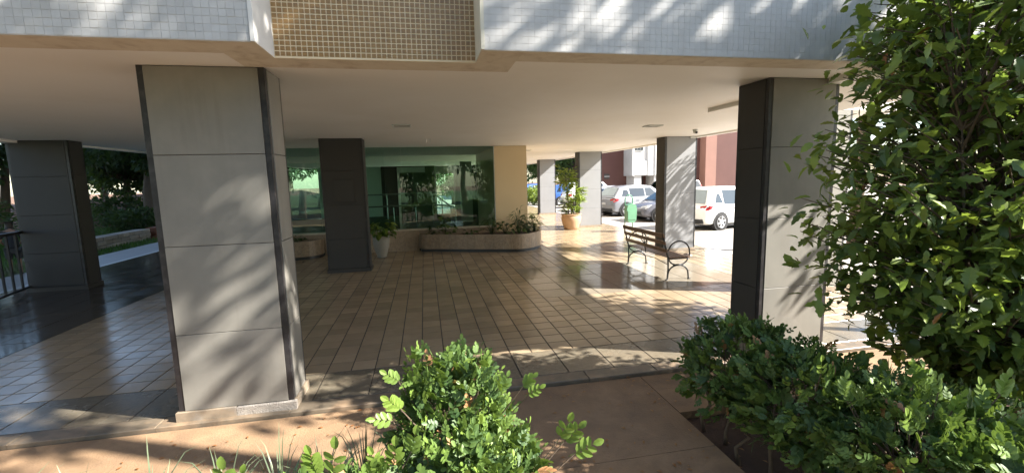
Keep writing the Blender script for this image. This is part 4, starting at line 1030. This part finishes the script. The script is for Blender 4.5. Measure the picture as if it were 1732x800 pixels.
MB().box(20.75, 21.7, 41.90, 41.993, -.03, 1.95).build('door', M_dark, fb)
MB().box(23.0, 25.2, 41.90, 41.993, 1.0, 1.95).build('window', M_dark, fb)
for x in (23.3, 23.75, 24.2, 24.65): MB().box(x, x+.06, 41.86, 41.899, 1.0, 1.95).build('window_bar', M_grey, fb)
vt = MB().box(17.55, 18.05, 41.93, 41.995, 1.75, 2.25).build('vent', M_dark, fb)
MB().box(17.52, 18.08, 41.90, 41.93, 1.97, 2.03).build('vent_bar', M_grey, vt)
MB().box(28.0, 29.2, 41.0, 41.995, -.5, 12).build('pilaster', mat('pinkish_render', (.24, .125, .095), rough=.8, scale=1), fb)
# trees beyond the far end
gf = 'trees beyond the far end of the building'
for lab, loc, h, tr, cc, cr, n, ls, sd, ti in [
        ('big tree behind the potted palm', (13.2, 47, -.03), 10, .3, (13.2, 47, 5.0), (4.5, 4, 3.6), 5200, .5, 41, (.1, .9)),
        ('tree right beside the cream wall in the distance', (11.5, 58, -.03), 10, .3, (11.5, 58, 5.5), (4, 4, 3.8), 4600, .5, 42, (.2, 1)),
        ('tree beyond the lobby window', (2.4, 38, -.03), 6, .2, (2.2, 38, 2.6), (2.8, 2, 2.4), 4000, .26, 43, (.2, 1)),
        ('dense tree far behind the lobby', (-4.5, 47, -.03), 9, .3, (-4.5, 47, 4.6), (4.4, 3, 3.4), 4600, .4, 44, (.1, .8))]:
    limb_tree('far_tree', lab, loc, h, tr, cc, cr, n, ls, M_leafF, gf, sd, tint=ti, lumps=30)
shrub('leafy shrub in a tub seen past the cream wall', (8.3, 33.6, -.03), (.6, .6, .7), 700, .2, M_leafP, 51, (.3, 1), cat='shrub', group='shrubs in the car park')
shrub('low light green shrub beyond the palm pot', (9.0, 38.5, -.03), (1.2, .8, .6), 800, .22, M_leafP, 52, (.3, 1), cat='shrub', group='shrubs in the car park')

# ================================================================== HEDGES
def sprig_tmpl(npair=4, fine=True):
    lt = leaf_tmpl([0, .22, .60, .88, 1.0], [.04, .24, .31, .19, .03], .12, .22) if fine else leaf_tmpl([0, .5, 1.0], [.05, .30, .06], .12, .22)
    V = []; F = []; tt = []
    def put(p, ang, L, z, tv):
        c_, s_ = math.cos(ang), math.sin(ang); o = sum(len(v) for v in V)
        W = lt[0]*L; W = np.stack([W[:, 0]*c_ - W[:, 1]*s_ + p, W[:, 0]*s_ + W[:, 1]*c_, W[:, 2] + z], 1)
        V.append(W); F.append(lt[1]+o); tt.append(np.full(len(W), tv))
    for k in range(npair):
        p = .18 + .62*k/npair
        for sd in (-1, 1): put(p + (.05 if sd > 0 else 0), sd*random.uniform(.75, 1.15), .34*(.75+.35*math.sin(math.pi*(k+.6)/npair)), .02-.12*p*p, .08*k)
    put(.80, random.uniform(-.1, .1), .36, -.06, .35)
    # rachis as a thin strip
    o = sum(len(v) for v in V); V.append(np.array([(-.1, -.006, 0), (-.1, .006, 0), (.82, .004, -.07), (.82, -.004, -.07)])); F.append(np.array([(0, 1, 2, 3)])+o); tt.append(np.full(4, .3))
    return np.concatenate(V), np.concatenate(F), np.concatenate(tt)
random.seed(21)
SPR = [sprig_tmpl(k, True) for k in (4, 3, 2, 5, 3)]; NS = len(SPR)
def hedge(name, label, boxes, n, size, seed, stems, nobj=260, brown=.015, shoots=()):
    """boxes: (cx, cy, cz, ax, ay, az, taper) rounded volumes that make up the hedge; leaf sprigs fill their outer shell"""
    r_ = np.random.default_rng(seed); t = thing(name, label, 'hedge', (boxes[0][0], boxes[0][1], -.1))
    for st in stems:
        MB().tube(st, [.018*random.uniform(.8, 1.3), .012, .014, .009, .006], 7).build('stem', M_stem, t, True)
    vol = np.array([b[3]*b[4]+b[4]*b[5]+b[3]*b[5] for b in boxes]); cnt = r_.choice(len(boxes), n, p=vol/vol.sum())
    bx_ = np.array(boxes)[cnt]
    v = r_.normal(size=(n, 3)); v /= np.linalg.norm(v, axis=1, keepdims=True)
    k = (np.abs(v)**3.2).sum(1)**(-1/3.2)                          # rounded box
    lump = 1 + .10*np.sin(7*v[:, 0]+seed+bx_[:, 1]*9) * np.sin(6*v[:, 2]+bx_[:, 0]*5) + .07*r_.normal(size=n)
    rad = k*lump*(r_.uniform(.30, 1, n)**.38)
    q = v*rad[:, None]; tap = 1 - bx_[:, 6]*(q[:, 2]*.5+.5)
    P = np.stack([bx_[:, 0]+q[:, 0]*bx_[:, 3]*tap, bx_[:, 1]+q[:, 1]*bx_[:, 4]*tap, bx_[:, 2]+q[:, 2]*bx_[:, 5]], 1)
    d = v*.75 + np.array([0, 0, .35]) + r_.normal(size=(n, 3))*.45
    up = v + r_.normal(size=(n, 3))*.5 + np.array([0, 0, .4])
    sc_ = size*r_.uniform(.65, 1.2, n)
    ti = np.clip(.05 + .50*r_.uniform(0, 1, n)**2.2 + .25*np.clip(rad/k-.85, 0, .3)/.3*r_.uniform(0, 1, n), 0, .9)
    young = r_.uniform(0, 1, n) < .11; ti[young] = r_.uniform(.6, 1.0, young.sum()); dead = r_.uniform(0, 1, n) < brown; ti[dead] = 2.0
    if len(shoots):
        S_ = np.array(shoots); P = np.concatenate([P, S_[:, :3]]); d = np.concatenate([d, S_[:, 3:6]]); m_ = len(S_)
        up = np.concatenate([up, np.tile([-.1, -1, .5], (m_, 1))]); sc_ = np.concatenate([sc_, S_[:, 6]]); ti = np.concatenate([ti, r_.uniform(.65, 1.0, m_)])
    rot = frames(d, up)
    # sprigs nearest the viewpoint and inside the frame become parts of their own
    uu, vv, ww = project(P); ok = (uu > -10) & (uu < 1742) & (vv < 820) & (ww > .2)
    key = np.where(ok, sc_/np.maximum(ww, .2) + .6*rad.max()*0, -1); front = ((np.array(CAM)-P)*np.concatenate([v, d[n:]])).sum(1) > 0 if len(shoots) else ((np.array(CAM)-P)*v).sum(1) > 0
    key = np.where(front, key, key*.5)
    o_ = np.argsort(-key); near_, far_ = o_[:nobj], o_[nobj:]
    mes = {}
    for i in near_:
        vi = int(i) % NS; q_ = 2.0 if ti[i] > 1.5 else round(float(ti[i])*8)/8
        if (vi, q_) not in mes:
            V_, F_, T_ = SPR[vi]; me = bpy.data.meshes.new('leaf_sprig'); me.from_pydata([tuple(p) for p in V_], [], [tuple(int(a) for a in f) for f in F_])
            me.attributes.new('tint', 'FLOAT', 'POINT').data.foreach_set('value', (np.clip(T_*.5+q_, 0, 1) if q_ < 1.5 else T_*0+2).astype(np.float32)); me.materials.append(M_leafH); mes[(vi, q_)] = me
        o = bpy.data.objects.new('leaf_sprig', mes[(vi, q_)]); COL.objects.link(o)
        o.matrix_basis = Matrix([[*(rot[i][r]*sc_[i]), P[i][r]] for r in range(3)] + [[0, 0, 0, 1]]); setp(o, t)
    VV = []; FF = []; TT = []; off_ = 0
    for vi in range(NS):
        idx = far_[far_ % NS == vi]
        Tm = SPR[vi]; V_, F_ = instances((Tm[0], Tm[1]), P[idx], rot[idx], sc_[idx])
        VV.append(V_); FF.append(F_+off_); off_ += len(V_)
        tt = ti[idx][:, None] + Tm[2][None]*.5; tt = np.where(ti[idx][:, None] > 1.5, 2.0, np.clip(tt, 0, 1)); TT.append(tt.ravel())
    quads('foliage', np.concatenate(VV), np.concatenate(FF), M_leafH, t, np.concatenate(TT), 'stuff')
    # fine twigs inside
    tw = MB()
    for _ in range(int(n/16)):
        i = r_.integers(0, n); b_ = bx_[i]; a = Vector((b_[0]+r_.uniform(-.3, .3)*b_[3], b_[1]+r_.uniform(-.3, .3)*b_[4], b_[2]-.5*b_[5])); e = Vector(P[i])
        tw.tube([a, (a+e)/2 + Vector((0, 0, .03)), e], [.006, .004, .002], 4, False)
    for sh in shoots:
        e = Vector(sh[:3]); j = min(range(len(boxes)), key=lambda q: (Vector(boxes[q][:3])-e).length); a = Vector(boxes[j][:3]) + (e-Vector(boxes[j][:3]))*.35; a.z -= .12
        tw.tube([a, a + (e-a)*.6 + Vector((0, 0, -.02)), e + Vector(sh[3:6]).normalized()*.03], [.005, .004, .0025], 5, False)
    tw.build('twigs', M_stem, t)['kind'] = 'stuff'
    return t
def stem_set(pts, seed):
    r_ = random.Random(seed); out = []
    for x, y in pts: out.append([(x, y, -.12), (x+r_.uniform(-.03, .03), y+r_.uniform(-.03, .03), .02), (x+r_.uniform(-.05, .05), y+r_.uniform(-.05, .05), .14), (x+r_.uniform(-.09, .09), y+r_.uniform(-.09, .09), .28), (x+r_.uniform(-.14, .14), y+r_.uniform(-.14, .14), .5)])
    return out
hedge('trimmed_hedge', 'clipped glossy green hedge along the right edge of the path',
      [(2.42, 3.0, .53, .42, .34, .31, .2), (2.49, 2.45, .50, .43, .48, .30, .2), (2.60, 1.85, .47, .44, .5, .32, .2), (2.75, 1.25, .46, .5, .5, .34, .2), (3.2, 2.0, .32, .5, .5, .32, .2)],
      6200, .105, 61, stem_set([(2.22, 3.15), (2.27, 2.95), (2.20, 2.7), (2.3, 2.5), (2.24, 2.2), (2.6, 3.1), (2.7, 2.4)], 1), 280,
      shoots=[(2.0+random.uniform(.1, .9), random.uniform(1.3, 2.2), random.uniform(.72, .85), random.uniform(-.5, .3), random.uniform(-.5, .2), .8, random.uniform(.12, .16)) for _ in range(16)])
hedge('trimmed_hedge', 'clipped green hedge standing in the middle foreground left of the path',
      [(.11, 2.42, .60, .31, .32, .43, .16), (.16, 1.98, .50, .37, .36, .34, .2)],
      3000, .094, 62, stem_set([(.05, 2.5), (.2, 2.35), (.1, 2.1), (-.05, 2.3)], 2), 280, .02,
      shoots=[(.62, 2.02, .72, .6, -.3, .7, .15), (.66, 2.0, .66, .8, -.3, .5, .16), (.58, 1.95, .78, .35, -.3, .9, .15), (-.15, 2.1, .95, -.5, -.3, .6, .13), (-.2, 2.2, .85, -.8, -.3, .3, .13), (-.17, 2.35, .98, -.7, -.2, .6, .12), (.1, 1.75, .76, .1, -.5, .8, .12), (.3, 1.75, .74, .3, -.5, .8, .12), (.45, 2.2, .95, .6, -.3, .6, .11), (.5, 2.3, .85, .8, -.3, .5, .11)])
hedge('low_hedge', 'low leafy hedge shoots at the bottom picture edge left of the middle hedge',
      [(-.50, 1.85, .58, .42, .2, .16, .2), (-1.1, 1.95, .52, .4, .2, .16, .2)],
      900, .10, 63, stem_set([(-.5, 1.85), (-.9, 1.9)], 3), 120, .02,
      shoots=[(x, 1.95+random.uniform(-.05, .05), z-.10, dx, -.15, 1, sz) for x, z, dx, sz in ((-.86, .86, -.05, .17), (-.85, .84, .3, .13), (-.45, .88, .12, .17), (-.53, .84, -.2, .15), (-.20, .84, .1, .15), (-.33, .80, .4, .14), (-.12, .90, .2, .14), (-.62, .80, .45, .12), (-.40, .78, -.4, .13), (-.25, .86, -.3, .13))])

# ---- strappy grass tufts in the beds
def tuft(label, c, n, hgt, spread, m=M_grassb, tint=(.0, .6), group='grass tufts in the beds', wd=.006):
    t = thing('grass_tuft', label, 'grass', c, group)
    a = rng.uniform(0, 6.283, n); h = rng.uniform(.5, 1, n)*hgt; l = rng.uniform(.15, .9, n)*spread
    V = []; F = []
    dirs = np.stack([np.cos(a), np.sin(a), 0*a], 1); side = np.stack([-np.sin(a), np.cos(a), 0*a], 1)
    for q in range(5):
        f = q/4; p = np.array(c) + dirs*(l*f**1.6)[:, None] + np.stack([0*h, 0*h, h*(f*1.5 - .5*f*f*(1+l/spread))], 1) + dirs*.02
        w_ = wd*(1-.9*f**2); V.append(np.stack([p - side*w_, p + side*w_], 1))
    V = np.stack(V, 1).reshape(n, 10, 3); b_ = np.arange(n)[:, None]*10
    F = np.concatenate([b_ + [2*q, 2*q+1, 2*q+3, 2*q+2] for q in range(4)])
    quads('blades', V.reshape(-1, 3), F, m, t, np.repeat(rng.uniform(*tint, n), 10), 'stuff'); return t
k = 0
for (x, y) in [(-.22, 2.66), (-.45, 2.70), (-.70, 2.68), (-.95, 2.72), (-1.25, 2.70), (-1.65, 2.75), (-2.0, 2.70), (-2.3, 2.75), (-.55, 2.45), (-1.45, 2.5)]:
    tuft(['strappy grass tuft nearest the middle hedge', 'second strappy grass tuft left of the middle hedge', 'third strappy grass tuft left of the middle hedge', 'fourth strappy grass tuft left of the middle hedge', 'grass tuft in front of the near column base', 'grass tuft right of the bottom left corner', 'grass tuft near the bottom left corner', 'grass tuft leftmost at the bottom edge', 'small grass tuft below the middle hedge shoots', 'small grass tuft below the near column'][k], (x, y, -.10), 40, .82, .42, tint=(.1, .7)); k += 1
k = 0
for (x, y) in [(3.55, 3.2), (3.9, 3.22), (4.2, 3.25), (3.3, 3.0), (3.65, 2.95), (4.0, 2.95), (4.6, 3.2), (5.0, 3.1), (4.35, 2.6), (5.3, 2.7)]:
    tuft(['striped pale grass tuft before the right column base', 'striped pale grass tuft right of the right column base', 'striped grass tuft beside the tree stem', 'striped grass tuft behind the right hedge top', 'second striped grass tuft behind the right hedge', 'third striped grass tuft behind the right hedge', 'striped grass tuft right of the tree stem', 'striped grass tuft near the right picture edge', 'striped grass tuft under the leafy tree', 'striped grass tuft under the tree at the right edge'][k], (x, y, -.10), 60, .42, .34, tint=(.35, 1.0), wd=.008); k += 1
ps_ = MB().box(3.98, 4.06, 3.36, 3.43, -.12, .16, .008).build('edging_post', mat('post_wood', (.28, .19, .13), rough=.85, scale=12)); tag(ps_, 'short brown wooden edging post beside the pale grass', 'post')

# ================================================================== LEAFY TREE AT RIGHT
random.seed(77); tr_r = np.random.default_rng(77)
lt_ = thing('leafy_tree', 'dense leafy tree with lobed dark and lime leaves at right', 'tree', (4.25, 2.62, -.1))
base = Vector((4.25, 2.62, -.12)); stemsT = []
for k, (dx, dy, h, r_) in enumerate(((-.10, .0, 3.5, .035), (.12, .05, 3.8, .045), (.02, -.12, 3.6, .040), (.35, -.05, 3.6, .03), (-.22, -.08, 2.6, .022))):
    p = [base + Vector((dx*.5, dy*.5, 0)), base + Vector((dx, dy, .7)), base + Vector((dx*2.0+.03, dy*1.5, h*.55)), base + Vector((dx*3.0, dy*2, h))]
    stemsT.append((p, h)); MB().tube(p, [r_, r_*.9, r_*.6, r_*.2], 8).build('trunk', M_bark, lt_, True)
def on(p, f):
    x = f*3; i = min(2, int(x)); return p[i] + (p[i+1]-p[i])*(x-i)
def reach(z):            # how far the crown spreads at height z
    pts = [(.2, .25), (.6, .55), (.95, 1.05), (1.2, 1.45), (1.6, 1.55), (2.1, 1.50), (2.6, 1.30), (3.0, 1.15), (3.4, 1.0), (3.8, .55)]
    for (a, b_), (c_, d_) in zip(pts, pts[1:]):
        if a <= z <= c_: return lerp(b_, d_, (z-a)/(c_-a))
    return .3
LP = []; LDr = []; LS = []; LTt = []; brm = MB()
for k in range(540):
    z = tr_r.choice([tr_r.uniform(.35, 1.1), tr_r.uniform(1.0, 3.7)], p=[.16, .84]); sp_, h = stemsT[k % 5]
    f = min(.95, max(.12, (z-.25)/h)); a0 = on(sp_, f)
    an = tr_r.uniform(0, 6.283); rr_ = reach(z)*tr_r.uniform(.72, 1.03)
    end = Vector((4.22 + math.cos(an)*rr_*1.02, 2.55 + math.sin(an)*min(rr_, .82 if math.sin(an) > 0 else 1.05), z + tr_r.uniform(-.12, .12)))
    mid = (a0+end)/2 + Vector((0, 0, .16))
    brm.tube([a0, mid, end], [.010, .007, .003], 5, False)
    L_ = (end-a0).length; nt = max(4, int(L_/.105))
    for q in range(nt):
        f = .30 + .70*(q+tr_r.uniform(0, .6))/nt
        if f > 1.02: continue
        p0 = a0*(1-f)**2 + mid*2*f*(1-f) + end*f*f
        td = (end-a0).normalized()
        for _ in range(2 + (k % 2)):
            off = Vector(tr_r.normal(size=3))*.10; off.z *= .6
            d = td*.75 + Vector(tr_r.normal(size=3))*.55 + Vector((0, 0, -.30))
            LP.append(p0+off*(.4+.8*f)); LDr.append(d); LS.append(.055 + .095*tr_r.beta(1.6, 1.8)); 
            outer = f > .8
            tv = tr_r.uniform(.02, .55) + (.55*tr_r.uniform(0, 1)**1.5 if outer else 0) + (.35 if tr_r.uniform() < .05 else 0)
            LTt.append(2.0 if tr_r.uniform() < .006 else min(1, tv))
LP = np.array(LP); LDr = np.array(LDr); LS = np.array(LS); LTt = np.array(LTt)
okk = LP[:, 1] < 3.42; LP, LDr, LS, LTt = LP[okk], LDr[okk], LS[okk], LTt[okk]
brm.build('branches', M_bark, lt_, True)
rotL = frames(LDr, roll=tr_r.normal(size=len(LP))*.5)
uu, vv, ww = project(LP); key = np.where((uu < 1740) & (vv > -10) & (vv < 800), LS/np.maximum(ww, .5)*np.where(ww < np.quantile(ww, .35), 1, .3), 0)
od = np.argsort(-key); nr, fr_ = od[:300], od[300:]
for q in range(2):
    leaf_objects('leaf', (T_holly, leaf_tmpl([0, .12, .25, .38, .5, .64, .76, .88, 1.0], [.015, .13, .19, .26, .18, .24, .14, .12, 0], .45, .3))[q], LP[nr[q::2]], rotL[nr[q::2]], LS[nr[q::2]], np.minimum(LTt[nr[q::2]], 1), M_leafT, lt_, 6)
HV = [T_holly, leaf_tmpl([0, .12, .25, .38, .5, .64, .76, .88, 1.0], [.015, .13, .17, .24, .17, .22, .13, .12, 0], .45, .35), leaf_tmpl([0, .15, .3, .45, .6, .75, .9, 1.0], [.015, .10, .13, .20, .13, .16, .06, 0], .05, .5), leaf_tmpl([0, .12, .28, .42, .58, .72, .88, 1.0], [.015, .20, .26, .33, .27, .28, .12, 0], .6, .05)]
VV = []; FF = []; TT = []; o0 = 0
for q in range(4):
    ii = fr_[fr_ % 4 == q]; V, F = instances(HV[q], LP[ii], rotL[ii], LS[ii]); VV.append(V); FF.append(F+o0); o0 += len(V); TT.append(np.repeat(LTt[ii], len(HV[q][0])))
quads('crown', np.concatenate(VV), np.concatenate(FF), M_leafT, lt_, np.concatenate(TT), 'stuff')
print('tree leaves', len(LP))
# brown seed clusters in the crown
for (x, y, z) in ((3.60, 1.98, 1.43), (3.72, 1.62, 2.72)):
    cl = MB(); tr2 = np.random.default_rng(4)
    for q in range(70):
        v = tr2.normal(size=3); v /= np.linalg.norm(v); c_ = np.array((x, y, z)) + v*np.array((.05, .035, .03))
        cl.lathe([(.001, -.006), (.007, 0), (.001, .006)], tuple(c_), 5, cap=False)
    cl.build('seed_cluster', mat('seed_brown', (.17, .085, .055), (.11, .05, .035), rough=.8, scale=90), lt_)
# fallen leaves on path and bed
fl_ = np.random.default_rng(9); n = 320
Pf = np.stack([fl_.uniform(-2.5, 3.2, n), fl_.uniform(2.3, 4.1, n), np.full(n, -.024)], 1); inb = ((Pf[:, 0] > 2.1) | (Pf[:, 0] < .77)) & (Pf[:, 1] < 3.35); inb &= ~((Pf[:, 0] < .78) & (Pf[:, 1] > 2.86)); Pf[inb, 2] = -.085
a = fl_.uniform(0, 6.283, n); V, F = instances(T_simple, Pf, frames(np.stack([np.cos(a), np.sin(a), fl_.uniform(0, .25, n)], 1)), fl_.uniform(.02, .05, n))
fo = quads('fallen_leaves', V, F, M_leafT, None, np.full(len(V), 2.0), 'stuff'); tag(fo, 'scattered small dry leaves on the path and soil', 'leaves', kind='stuff')
